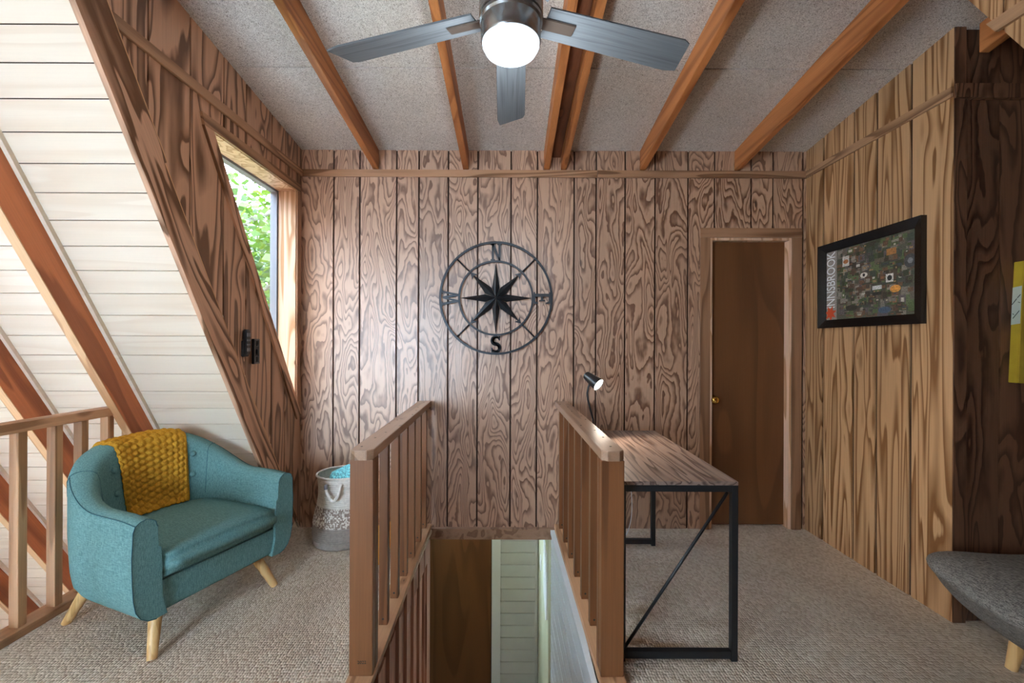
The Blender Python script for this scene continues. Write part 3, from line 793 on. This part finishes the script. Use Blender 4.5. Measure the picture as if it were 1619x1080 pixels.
# throw blanket
TH = empty('throw_blanket', AC.location, AC.rotation_euler.z)
tag(TH, 'mustard yellow knitted throw draped over the back of the teal armchair', 'blanket')
NU, NV = 130, 170
def throw_pt(i, j, base=False):
    u = i/(NU-1); v = j/(NV-1)
    t = .404 + .216*u - .020*(v-.5)
    p, n = pn(t); pr = prof(t)
    # profile polyline from inner seat up over the top and a little down the back
    loop = [(pr[17][0], .445), pr[17], pr[16], pr[15], pr[14], pr[13], pr[12], pr[11], pr[10], pr[9], (pr[8][0], pr[8][1]-.02)]
    if loop[0][1] > loop[1][1]-.004: loop[0] = (loop[1][0], loop[1][1]-.005)
    ls = [0]
    for a, b in zip(loop[:-1], loop[1:]): ls.append(ls[-1]+math.hypot(b[0]-a[0], b[1]-a[1]))
    s_ = v*ls[-1]
    for k_ in range(len(loop)-1):
        if ls[k_+1] >= s_ or k_ == len(loop)-2:
            w = (s_-ls[k_])/max(1e-9, ls[k_+1]-ls[k_]); a = loop[k_][0]+(loop[k_+1][0]-loop[k_][0])*w; z = loop[k_][1]+(loop[k_+1][1]-loop[k_][1])*w
            tx, tz = loop[k_+1][0]-loop[k_][0], loop[k_+1][1]-loop[k_][1]; l = math.hypot(tx, tz); nx, nz = -tz/l, tx/l
            # smooth normal
            k2 = min(k_+1, len(loop)-2)
            tx2, tz2 = loop[k2+1][0]-loop[k2][0], loop[k2+1][1]-loop[k2][1]; l2 = math.hypot(tx2, tz2)
            nx = nx*(1-w) - tz2/l2*w; nz = nz*(1-w) + tx2/l2*w
            break
    # bulky knit: diagonal basket of puffs
    X = u*.36; Y = v*ls[-1]
    A = (X*1.0 + Y*.55)/.040; B = (Y - X*.36)/.030
    row = math.floor(B); fa = (A + .5*(row % 2)) % 1; fb = B % 1
    puff = (sin(pi*fa)**.6)*(sin(pi*fb)**.6)
    rib = .5*sin(2*pi*(fa*3.0+fb))*sin(pi*fb)
    edge = min(u, 1-u, .04)/.04
    off = .008 + .011*puff + .0018*rib + .004*sin(u*7+v*5)
    if v < .12: off += .030*(1-v/.12)**2 * (1)
    off *= .35+.65*edge
    q = p + n*(a + nx*off)
    return (q.x, q.y, z + nz*off)
m = MB(); m.grid(throw_pt, NU, NV)
o = m.build('knit', M['mustard'], TH, smooth=True)
sm = o.modifiers.new('thick', 'SOLIDIFY'); sm.thickness = .006; sm.offset = -1

# ------------------------------------------------------------------ desk
DK = empty('desk', (0, 0, 0)); tag(DK, 'small desk with brown wood top and black square-tube frame', 'desk')
x0, x1, y0, y1 = .447, .932, 1.745, 2.765
MB().box(x0, x1, y0, y1, .722, .737).build('desk_top', M['desk'], DK, bevel=.0015)
T_ = .0255
for y in (y0, y1-T_):
    for x in (x0, x1-T_):
        MB().box(x, x+T_, y, y+T_, 0, .722).build('leg', M['black_metal'], DK, bevel=.001)
    MB().box(x0+T_, x1-T_, y, y+T_, .695, .722).build('top_rail', M['black_metal'], DK, bevel=.001)
    MB().box(x0+T_, x1-T_, y, y+T_, .012, .042).build('bottom_rail', M['black_metal'], DK, bevel=.001)
for x in (x0, x1-T_): MB().box(x, x+T_, y0+T_, y1-T_, .697, .722).build('side_rail', M['black_metal'], DK, bevel=.001)
MB().tube([(x0+T_, y0+.013, .05), (x1-T_-.012, y0+.013, .69)], .0065, 10).build('diagonal_brace', M['black_metal'], DK, smooth=True)
MB().box(x0+.005, x0+.012, y1-.015, y1-.008, .05, .60).build('rear_tie', M['black_metal'], DK)

# desk lamp
LP = empty('desk_lamp', (.505, 2.60, .737)); tag(LP, 'small dark gooseneck lamp shining at the far end of the desk', 'lamp')
MB().lathe([(.055, 0), (.055, .012), (.045, .018), (.008, .022)], 32).build('base', M['black_metal'], LP, angle=40)
neck = [(0, 0, .02), (-.004, 0, .10), (-.022, 0, .17), (-.036, 0, .22), (-.040, 0, .26), (-.034, -.002, .295), (-.022, -.004, .322)]
MB().tube(neck, .0062, 10).build('gooseneck', M['black_metal'], LP, smooth=True)
hdv = Vector((.60, -.62, -.50)).normalized()
hq = hdv.to_track_quat('Z', 'Y')
hp = Vector((-.048, .022, .372))
shade = MB().lathe([(.0, 0), (.018, .002), (.025, .008), (.0285, .03), (.040, .115), (.0385, .115), (.027, .03), (.0, .02)], 32, cap0=False, cap1=False).build('lamp_shade', M['black_plastic'], LP, angle=40, loc=hp, rot=hq.to_euler())
MB().lathe([(.037, .106), (.037, .108), (0, .109)], 32).build('bulb_disc', M['lamp_disc'], shade, smooth=True)
ld = bpy.data.lights.new('desk_lamp_light', 'SPOT'); ld.energy = 14; ld.color = (1, .86, .70); ld.spot_size = radians(115); ld.spot_blend = .6; ld.shadow_soft_size = .03
lo = bpy.data.objects.new('desk_lamp_light', ld); COL.objects.link(lo); lo.parent = LP
lo.location = hp + hdv*.125; lo.rotation_euler = (-hdv).to_track_quat('Z', 'Y').to_euler()
# cord
cp = [(.70, 2.79, .70), (.745, 2.79, .55), (.785, 2.80, .38), (.80, 2.81, .22), (.785, 2.81, .10), (.745, 2.80, .03), (.66, 2.78, .006), (.52, 2.78, .006)]
def smooth_path(P, k=6):
    out = []
    P = [Vector(p) for p in P]
    for i in range(len(P)-1):
        a, b, c, d = P[max(i-1, 0)], P[i], P[i+1], P[min(i+2, len(P)-1)]
        for s_ in range(k):
            t = s_/k
            out.append(.5*((2*b)+(c-a)*t+(2*a-5*b+4*c-d)*t*t+(-a+3*b-3*c+d)*t**3))
    out.append(P[-1]); return out
o = MB().tube(smooth_path(cp), .0028, 8).build('power_cord', M['cord'], smooth=True); tag(o, 'thin white power cord hanging down behind the desk', 'cord')

# ------------------------------------------------------------------ compass wall art
CP = empty('wall_compass', (-.107, D-.022, 1.613)); tag(CP, 'dark metal compass rose with letters N E S W on the back wall', 'wall art')
def ring(r0, r1, d, name):
    m = MB(); n = 72
    def P(i, j):
        q = 2*pi*i/n; r, y = [(r0, -d), (r1, -d), (r1, d), (r0, d), (r0, -d)][j]; return (r*cos(q), y, r*sin(q))
    m.grid(P, n, 5, True); return m.build(name, M['iron'], CP, angle=40)
ring(.381, .396, .006, 'outer_ring'); ring(.250, .263, .006, 'inner_ring')
for q in (45, 135, 225, 315):
    a = radians(q); MB().tube([(.26*cos(a), 0, .26*sin(a)), (.384*cos(a), 0, .384*sin(a))], .0055, 8).build('spoke', M['iron'], CP, smooth=True)
    c, s_ = cos(a), sin(a)
    def R2(x, z): return (x*c - z*s_, x*s_ + z*c)
    MB().prism([R2(.252, 0), R2(.208, .026), R2(.220, 0), R2(.208, -.026)], 'y', -.004, .004).build('arrow_head', M['iron'], CP)
def point(q, L, w, h):
    a = radians(q); m = MB(); c, s_ = cos(a), sin(a)
    def P(x, z, y): return (x*c-z*s_, y, x*s_+z*c)
    r = .075
    m.add([P(0, 0, -h), P(L, 0, -.004), P(r, w, .002), P(r, -w, .002), P(0, 0, .004)], [(0, 2, 1), (0, 1, 3), (4, 1, 2), (4, 3, 1), (0, 4, 2), (0, 3, 4)])
    return m.build('star_point', M['iron'], CP)
for q in (45, 135, 225, 315): point(q, .235, .030, .030)
for q in (0, 90, 180, 270): point(q, .252, .026, .036)
LET = {
 'N': [[(-.036,-.056),(-.006,-.056),(-.006,-.048),(-.014,-.048),(-.014,.056),(-.036,.056),(-.036,.046),(-.028,.046),(-.028,-.048),(-.036,-.048)],
       [(-.032,.056),(-.012,.056),(.030,-.056),(.016,-.056)], [(.016,-.056),(.030,-.056),(.030,.046),(.038,.046),(.038,.056),(.008,.056),(.008,.046),(.016,.046)]],
 'E': [[(-.040,-.056),(.036,-.056),(.036,-.026),(.028,-.026),(.022,-.044),(-.010,-.044),(-.010,.044),(.022,.044),(.028,.026),(.036,.026),(.036,.056),(-.040,.056),(-.040,.046),(-.030,.046),(-.030,-.046),(-.040,-.046)],
       [(-.012,-.008),(.010,-.008),(.012,-.020),(.020,-.020),(.020,.020),(.012,.020),(.010,.008),(-.012,.008)]],
 'W': [[(-.056,.056),(-.024,.056),(-.024,.046),(-.032,.046),(-.018,-.02),(-.004,.046),(.010,.046),(.022,-.02),(.034,.046),(.026,.046),(.026,.056),(.056,.056),(.056,.046),(.048,.046),(.026,-.058),(.014,-.058),(.001,.010),(-.014,-.058),(-.026,-.058),(-.048,.046),(-.056,.046)]]}
def letter(ch, cx, cz, q):
    m = MB(); a = radians(q); c, s_ = cos(a), sin(a)
    if ch == 'S':
        pts = []
        for k_ in range(33):
            u = k_/32
            if u < .5:
                b = radians(20 + 250*(u/.5)); x, z = .025*cos(b), .027+.025*sin(b)
            else:
                b = radians(90 - 250*((u-.5)/.5)); x, z = .027*cos(b), -.025+.027*sin(b)
            pts.append((x, z))
        for (p0, p1), k_ in zip(zip(pts[:-1], pts[1:]), range(32)):
            w = .006+.007*sin(pi*k_/31)
            dx, dz = p1[0]-p0[0], p1[1]-p0[1]; l = math.hypot(dx, dz) or 1; nx, nz = -dz/l*w, dx/l*w; ex, ez = dx/l*.003, dz/l*.003
            quad = [(p0[0]+nx-ex, p0[1]+nz-ez), (p1[0]+nx+ex, p1[1]+nz+ez), (p1[0]-nx+ex, p1[1]-nz+ez), (p0[0]-nx-ex, p0[1]-nz-ez)]
            m.prism([(cx+x, cz+z) for x, z in quad], 'y', -.003, .003)
        for (x, z) in ((.026, .042), (-.026, -.040)):
            m.box(cx+x-.005, cx+x+.005, -.003, .003, cz+z-.016, cz+z+.016)
    else:
        for poly in LET[ch]:
            m.prism([(cx+(x*c-z*s_)*1.06, cz+(x*s_+z*c)*1.06) for x, z in poly], 'y', -.003, .003)
    o = m.build('letter', M['iron'], CP); o['label'] = 'letter ' + ch
letter('N', 0, .322, 0); letter('S', 0, -.322, 0); letter('E', .322, 0, -90); letter('W', -.322, 0, 90)

# ------------------------------------------------------------------ framed collage on the right wall
PF = empty('framed_poster', (XR, 2.485, 1.676), radians(-90))   # local x runs towards the camera... front = local -y
tag(PF, 'black framed collage poster lettered INNSBROOK on the right wall', 'picture')
W2, H2, FW = .359, .2705, .052
# local: x along wall (+x -> -Y world i.e. towards camera), y outwards from the wall is -y local -> world -X
def fr_side(pts_outer, pts_inner):
    m = MB()
    (a, b), (c, d) = pts_outer, pts_inner
    v = []
    for (x, z) in (a, b): v += [(x, 0, z), (x, -.030, z)]
    for (x, z) in (c, d): v += [(x, 0, z), (x, -.012, z)]
    m.add(v, [(0, 2, 3, 1), (1, 3, 7, 5), (5, 7, 6, 4), (4, 6, 2, 0), (0, 1, 5, 4), (2, 6, 7, 3)])
    m.build('frame_side', M['black_frame'], PF)
O = [(-W2, -H2), (W2, -H2), (W2, H2), (-W2, H2)]; I = [(-W2+FW, -H2+FW), (W2-FW, -H2+FW), (W2-FW, H2-FW), (-W2+FW, H2-FW)]
for i in range(4): fr_side((O[i], O[(i+1) % 4]), (I[i], I[(i+1) % 4]))
MB().box(-W2+.02, W2-.02, -.004, -.001, -H2+.02, H2-.02).build('backing', M['black_frame'], PF)
iw, ih = W2-FW+.003, H2-FW+.003
def vc_mesh(name, quads):
    me = bpy.data.meshes.new(name); v = []; f = []; cols = []
    for k_, (pts, c, y) in enumerate(quads):
        n0 = len(v); v += [(x, y, z) for x, z in pts]; f.append(tuple(range(n0, n0+len(pts)))); cols += [lin(c)]*len(pts)
    me.from_pydata(v, [], f); a = me.color_attributes.new('print', 'FLOAT_COLOR', 'POINT')
    for i, c in enumerate(cols): a.data[i].color = c
    me.materials.append(M['print']); return me
rr = random.Random(11)
def rect(x, z, w, h, rot=0):
    c, s_ = cos(rot), sin(rot); return [(x+a*w*c-b*h*s_, z+a*w*s_+b*h*c) for a, b in ((-.5, -.5), (.5, -.5), (.5, .5), (-.5, .5))]
Q = [(rect(0, 0, 2*iw, 2*ih), (84, 84, 70), -.006)]
xs = -iw + .085
Q.append((rect(-iw+.045, 0, .09, 2*ih), (150, 138, 130), -.0064))
pal = [(70, 82, 48), (84, 98, 60), (62, 54, 46), (104, 92, 82), (124, 116, 106), (92, 68, 52), (74, 72, 68), (96, 108, 72), (138, 130, 120), (58, 64, 44), (112, 82, 60), (96, 86, 90), (82, 70, 58), (66, 74, 62)]
dep = -.0066
for k_ in range(420):
    big = 1.35 - k_/500
    w, h = rr.uniform(.018, .05)*big*1.25, rr.uniform(.014, .042)*big*1.25
    x = rr.uniform(xs+w/2, iw-w/2); z = rr.uniform(-ih+h/2, ih-h/2)
    Q.append((rect(x, z, w, h, rr.uniform(-.05, .05) if k_ > 60 else 0), rr.choice(pal), dep)); dep -= .000003
    if rr.random() < .40:
        Q.append((rect(x, z, w*rr.uniform(.35, .7), h*rr.uniform(.25, .5)), rr.choice([(176, 166, 150), (140, 92, 64), (60, 48, 40), (190, 184, 174), (110, 76, 56), (156, 126, 92), (62, 70, 78)]), dep)); dep -= .000003
def ell(x, z, a, b, n=18): return [(x+a*cos(2*pi*k_/n), z+b*sin(2*pi*k_/n)) for k_ in range(n)]
Q += [(rect(-iw+.165, ih-.085, .052, .062), (196, 190, 184), -.0090), (ell(-iw+.165, ih-.088, .020, .013), (176, 112, 66), -.0091),
      (ell(-.01, .03, .026, .015), (214, 208, 200), -.0090), (ell(-.01, .03, .009, .009), (40, 40, 44), -.0091),
      (rect(iw-.15, -.012, .046, .046), (216, 212, 206), -.0090), (ell(iw-.15, -.012, .015, .015), (46, 46, 46), -.0091),
      (ell(iw-.115, -.075, .032, .020), (214, 146, 70), -.0090), (rect(.08, -.055, .062, .022), (208, 206, 204), -.0090), (rect(.08, -.088, .062, .018), (44, 42, 40), -.0090),
      (ell(-.10, -.155, .045, .018), (52, 46, 38), -.0090), (ell(iw-.03, .06, .036, .036), (70, 70, 72), -.0090), (ell(iw-.03, .06, .015, .015), (130, 130, 132), -.0091),
      (ell(.13, -.185, .040, .018), (74, 90, 110), -.0090), (rect(.17, .13, .06, .035), (170, 116, 66), -.0090)]
po = link('collage_print', vc_mesh('collage_print', Q), PF)
tx = link('lettering', text_mesh('INNSBROOK', .080, M['letter'], .0003, .95), PF, (-iw+.045, -.0072, .035), (radians(90), 0, 0))
tx.rotation_euler = (Matrix.Rotation(radians(-90), 3, 'Y') @ Matrix.Rotation(radians(90), 3, 'X')).to_euler()
tb = [v.co.x for v in tx.data.vertices]; sc = (2*ih-.085)/(max(tb)-min(tb)); tx.scale = (sc, 1.25, 1)
lf_ = []
for k_ in range(14):
    a = 2*pi*k_/14; r = .052 if k_ % 2 == 0 else .026
    lf_.append((-iw+.040+r*cos(a+.3), -ih+.045+r*sin(a+.3)))
MB().prism(lf_, 'y', -.0086, -.0080).build('maple_leaf_print', M['leafred'], PF)

# ------------------------------------------------------------------ remotes on the left wall
def remote(label, y, z, tilt, has_remote):
    t = empty('remote_control' if has_remote else 'remote_holder', (XL, y, z)); tag(t, label, 'remote' if has_remote else 'wall holder')
    if has_remote:
        MB().box(0, .020, -.021, .021, -.078, .010).build('cradle', M['dark_cradle'], t, bevel=.003)
        MB().box(.006, .030, -.018, .018, -.070, .072).build('handset', M['black_plastic'], t, bevel=.005, seg=3)
        for (zz, hh) in ((.042, .020), (.012, .010), (-.012, .008), (-.040, .018)):
            for yy in (-.009, .009):
                MB().box(.030, .0312, yy-.006, yy+.006, zz-hh/2, zz+hh/2).build('button', M['grey_key'], t)
    else:
        MB().box(0, .014, -.025, .025, -.072, .072).build('plate', M['black_metal'], t, bevel=.002)
        for s1, s2 in ((0, 1), (1, 0)):
            for sg_ in (-1, 1):
                if s1: MB().box(.014, .018, -.025, .025, sg_*.067-.004, sg_*.067+.004).build('raised_edge', M['filigree'], t)
                else: MB().box(.014, .018, sg_*.021-.003, sg_*.021+.003, -.063, .063).build('raised_edge', M['filigree'], t)
        for zz in (-.045, .045):
            for sg_ in (-1, 1):
                pts = [(.016, sg_*(.003+.011*abs(sin(q))), zz+.018*cos(q)) for q in [pi*k_/10 for k_ in range(11)]]
                MB().tube(pts, .0025, 6).build('scroll', M['filigree'], t, smooth=True)
        MB().box(.014, .022, -.004, .004, -.016, .012).build('hook', M['black_plastic'], t)
    return t
remote('black remote control in its wall cradle, the upper of two beside the window', 2.352, 1.298, 0, True)
remote('dark filigree wall plate beside and just below the black remote', 2.452, 1.247, 0, False)

# ------------------------------------------------------------------ ceiling fan
FX, FY, FZ = -.004, 1.335, 2.33
FN = empty('ceiling_fan', (FX, FY, FZ)); tag(FN, 'ceiling fan with five grey wood blades and a lit round globe', 'ceiling fan')
MB().lathe([(.012, .11), (.012, .50)], 16).build('downrod', M['nickel'], FN, smooth=True)
MB().lathe([(.02, .44), (.06, .47), (.065, .56)], 32).build('canopy', M['nickel'], FN, angle=40)
MB().lathe([(.03, .15), (.075, .135), (.098, .10), (.1, .03), (.1, -.012), (.094, -.014)], 48).build('motor_housing', M['nickel'], FN, angle=40)
MB().lathe([(.093, -.014), (.0985, -.020), (.0985, -.030), (.094, -.036), (.094, -.088), (.091, -.094), (.086, -.094), (.086, -.08)], 48, cap1=False).build('light_collar', M['nickel'], FN, angle=35)
gl = MB().lathe([(.0895, -.092), (.089, -.100), (.080, -.116), (.062, -.127), (.036, -.134), (.012, -.1365), (0, -.137)], 48, cap0=True, cap1=False).build('light_globe', M['fan_glass'], FN, smooth=True)
fl_ = bpy.data.lights.new('fan_light', 'POINT'); fl_.energy = 22; fl_.color = (.78, .90, 1); fl_.shadow_soft_size = .07
fo = bpy.data.objects.new('fan_light', fl_); COL.objects.link(fo); fo.parent = FN; fo.location = (0, 0, -.26)
bl = MB()
NBL = 16
def blade_pt(i, j):
    u = i/(NBL-1); r = .115+.53*u; w = .052+.012*u
    if u > .93: w -= .010*((u-.93)/.07)**2
    s_ = [-1, 1, 1, -1, -1][j]; th = [-.003, -.003, .003, .003, -.003][j]
    return (r + (.012*s_ if u > .99 else 0), s_*w, th)
bl.grid(blade_pt, NBL, 5); n0 = len(bl.v)
bl.f.append((0, NBL, 2*NBL, 3*NBL)); bl.f.append(tuple(k_*NBL+NBL-1 for k_ in (3, 2, 1, 0)))
blm = bl.mesh('blade', M['blade'])
arm = MB().box(.085, .215, -.020, .020, -.009, -.0035).mesh('blade_arm', M['bronze'], bevel=.002)
for k_ in range(5):
    a = radians(90+72*k_)
    b = link('blade', blm, FN, (0, 0, 0)); b.rotation_euler = (Matrix.Rotation(a, 3, 'Z') @ Matrix.Rotation(radians(-12), 3, 'X')).to_euler()
    c = link('blade_arm', arm, b)

# ------------------------------------------------------------------ rope basket with blanket, and the footstool
BK_ = empty('rope_basket', (-1.105, 2.835, 0)); tag(BK_, 'cream and taupe coiled rope basket with loop handle on the carpet', 'basket')
def bas(z0, z1, name, mat, amp=.0022, weave=False):
    m = MB(); n = 72; coils = max(2, round((z1-z0)/.0125)); nz = coils*6+1
    def R(z):
        t = z/.44; return .168 + .012*sin(t*6.0+.5) + (-.012 if t > .93 else 0)*((t-.93)/.07) + .006*(1-t)
    def P(i, j):
        q = 2*pi*i/n; z = z0+(z1-z0)*j/(nz-1)
        r = R(z) + amp*abs(sin(pi*coils*j/(nz-1))) + .006*sin(2*q+z*9) + (.0025*sin(q*36+coils*pi*j/(nz-1)) if weave else 0)
        return (r*cos(q)*1.02, r*sin(q)*.92, z)
    m.grid(P, n, nz, True); return m.build(name, mat, BK_, smooth=True), R
bas(.035, .125, 'lower_band', M['taupe']); bas(.125, .245, 'middle_band', M['cream'], .002, True); o, R_ = bas(.245, .435, 'upper_band', M['cream'])
def mat_spots():
    m, nt, b = newmat('rope_spots')
    co = coords(nt, False); mp = N(nt, 'ShaderNodeMapping'); mp.inputs['Scale'].default_value = (130, 130, 95); nt.links.new(co, mp.inputs['Vector'])
    v = N(nt, 'ShaderNodeTexVoronoi', ins={'Scale': 1.0, 'Randomness': .5}); nt.links.new(mp.outputs[0], v.inputs['Vector'])
    sep = N(nt, 'ShaderNodeSeparateColor'); nt.links.new(v.outputs['Color'], sep.inputs[0])
    nt.links.new(ramp(nt, sep.outputs[0], [(.42, lin((222, 212, 198))), (.5, lin((150, 130, 116)))]), b.inputs['Base Color']); b.inputs['Roughness'].default_value = .9
    return m
for c in BK_.children:
    if c.name.startswith('middle_band'): c.data.materials[0] = mat_spots()
MB().lathe([(.0, .0), (.182, 0), (.19, .01), (.188, .03), (.176, .040)], 48, cap0=False, cap1=False).build('rolled_base', M['taupe'], BK_, smooth=True)
MB().tube([(.165*cos(2*pi*k_/48)*1.02, .165*sin(2*pi*k_/48)*.92, .437) for k_ in range(48)], .007, 8, closed=True).build('rim', M['cream'], BK_, smooth=True)
hdl = smooth_path([(-.045, -.160, .405), (-.047, -.174, .40), (-.035, -.183, .36), (.0, -.187, .315), (.03, -.183, .34), (.045, -.172, .40), (.045, -.160, .405)])
MB().tube(hdl, .009, 10).build('handle', M['cream'], BK_, smooth=True)
MB().tube([hdl[2], hdl[6], hdl[9]], .0115, 10).build('handle_wrap', M['grey_band'], BK_, smooth=True)
MB().lathe([(0, .12), (.15, .12)], 24, cap1=False).build('inner_bottom', M['cream'], BK_)
# folded plush blanket inside
bmx = bmesh.new(); bmesh.ops.create_icosphere(bmx, subdivisions=5, radius=1)
for v in bmx.verts:
    p = v.co.copy(); d = 1 + .06*sin(p.x*5+1)*sin(p.y*6) + .03*sin(p.z*9+p.x*7) + random.uniform(-.02, .02)
    v.co = Vector((p.x*.128*d, p.y*.118*d, p.z*.13*d + .05*(p.x > 0)*p.x))
me = bpy.data.meshes.new('plush'); bmx.to_mesh(me); bmx.free(); me.materials.append(M['teal_plush']); me.shade_smooth()
o = link('plush_blanket', me, None, (-1.085, 2.835, .345)); tag(o, 'pale teal plush blanket stuffed into the rope basket', 'blanket')
FS = empty('footstool', (-.80, 2.60, 0)); tag(FS, 'tan woven stool on orange wooden legs, glimpsed between post and baluster', 'stool')
MB().lathe([(.0, .20), (.07, .215), (.105, .26), (.115, .34), (.115, .47), (.108, .488), (.08, .494), (0, .496)], 36, cap0=False, cap1=False).build('seat', M['wicker'], FS, angle=60)
for q in (35, 145, 225, 285):
    a = radians(q); MB().tube([(.05*cos(a), .05*sin(a), .225), (.085*cos(a), .105*sin(a), 0)], [.02, .014], 12).build('leg', M['orange_wood'], FS, angle=50)

# ------------------------------------------------------------------ grey chaise at the right edge
CH = empty('chaise', (2.36, 1.37, 0)); tag(CH, 'grey tweed upholstered chaise end at the right edge by the alcove', 'sofa')
bmx = bmesh.new(); bmesh.ops.create_cube(bmx, size=2); bmesh.ops.subdivide_edges(bmx, edges=bmx.edges[:], cuts=19, use_grid_fill=True)
for v in bmx.verts:
    p = v.co
    e = 5.5; r = (abs(p.x)**e+abs(p.y)**e)**(1/e); rz = max(r, abs(p.z)); 
    e2 = 3.2; rr_ = (r**e2+abs(p.z)**e2)**(1/e2); q = p/rr_
    z = q.z; dn = ss(.55, -1.0, z)
    xx, yy = q.x*.60*(1-.22*dn), q.y*.60*(1-.08*dn)
    zz = .285 + (.115*z if z > 0 else .195*z)
    v.co = Vector((xx, yy, zz + .035*ss(.1, .6, yy)*ss(-.1, -.6, xx)))
me = bpy.data.meshes.new('cushion'); bmx.to_mesh(me); bmx.free(); me.materials.append(M['grey_fabric']); me.shade_smooth()
link('seat_cushion', me, CH)
for x, y in ((-.345, .345), (.33, .345), (-.345, -.38), (.33, -.38)):
    MB().tube([(x*.95, y*.95, .17), (x, y, 0)], [.026, .019], 16).build('leg', M['leg'], CH, angle=50)

# ------------------------------------------------------------------ yellow canvas
CV = empty('canvas_print', (2.362, YR+.012, 1.135)); CV.rotation_euler = (0, radians(2.6), 0); tag(CV, 'thick yellow stretched canvas hanging crooked in the alcove', 'picture')
CV.location = (2.335, YR+.008, 1.125)
MB().box(0, .42, -.040, -.002, 0, .565).build('wrapped_edges', M['yellow'], CV, bevel=.002)
MB().box(.003, .417, -.0412, -.0395, .003, .562).build('front_print', M['canvas_shaded'], CV)
MB().prism([(-.039, .275), (-.003, .27), (-.003, .445), (-.039, .45)], 'x', -.0006, .0004).build('white_patch', M['canvas_white'], CV)
for (ya, za, yb2, zb2) in ((-.036, .41, -.024, .395), (-.022, .392, -.004, .365), (-.034, .335, -.010, .30), (-.014, .318, -.008, .322), (-.036, .372, -.028, .375)):
    MB().tube([(-.0008, ya, za), (-.0008, yb2, zb2)], .0014, 6).build('brush_mark', M['ink'], CV)

# ------------------------------------------------------------------ outside: ground and trees
gnd = MB().box(-45, 20, 5.2, 60, -2.75, -2.7).build('ground', M['ground']); tag(gnd, 'grassy ground outside below the window', 'ground', kind='structure')
def tree(label, base, h, spread, n, seed, lean=(0, 0)):
    rnd = random.Random(seed); t = empty('tree', base); tag(t, label, 'tree', 'trees outside the window')
    tr = [(0, 0, 0), (lean[0]*.3, lean[1]*.3, h*.35), (lean[0]*.8, lean[1]*.8, h*.7), (lean[0], lean[1], h)]
    MB().tube(smooth_path(tr), [.16*(1-.8*i/18) for i in range(19)], 10).build('trunk', M['bark'], t, smooth=True)
    tips = []
    for i in range(9):
        z0 = h*(.30+.07*i); a = i*2.4+rnd.uniform(-.3, .3); L = spread*rnd.uniform(.6, 1.0)
        b0 = Vector((lean[0]*z0/h, lean[1]*z0/h, z0)); b1 = b0+Vector((cos(a)*L*.5, sin(a)*L*.5, L*.22)); b2 = b0+Vector((cos(a)*L, sin(a)*L, L*.30+rnd.uniform(-.3, .3)))
        MB().tube(smooth_path([b0, b1, b2], 5), [.055*(1-.75*k_/10) for k_ in range(11)], 7).build('branch', M['bark'], t, smooth=True)
        tips += [b1, b2, b0.lerp(b2, .75)]
    m = MB()
    for i in range(n):
        c = rnd.choice(tips); p = c+Vector((rnd.gauss(0, .6), rnd.gauss(0, .6), rnd.gauss(0, .55)))
        s_ = rnd.uniform(.05, .10)*(1 if h < 8 else 1.5)
        a = Vector((rnd.uniform(-1, 1), rnd.uniform(-1, 1), rnd.uniform(-.5, .5))).normalized(); b = a.cross(Vector((rnd.uniform(-1, 1), rnd.uniform(-1, 1), rnd.uniform(-1, 1)))).normalized()
        m.add([p-a*s_, p+b*s_*.6, p+a*s_, p-b*s_*.6], [(0, 1, 2, 3)])
    me = bpy.data.meshes.new('foliage'); me.from_pydata(m.v, [], m.f); me.materials.append(M['leafg'])
    f = link('foliage', me, t); f['kind'] = 'stuff'
    return t
tree('leafy tree closest to the triangular window, with a leaning branch', (-5.0, 7.3, -2.7), 6.9, 2.3, 11000, 1, (.5, -.2))
tree('taller leafy tree standing directly behind the closest tree outside the window', (-8.0, 14.0, -2.7), 9.6, 3.0, 13000, 2, (-.4, .2))
tree('leafy tree farthest to the left outside the window', (-15.2, 9.6, -2.7), 8.4, 2.0, 5200, 4, (.2, .3))
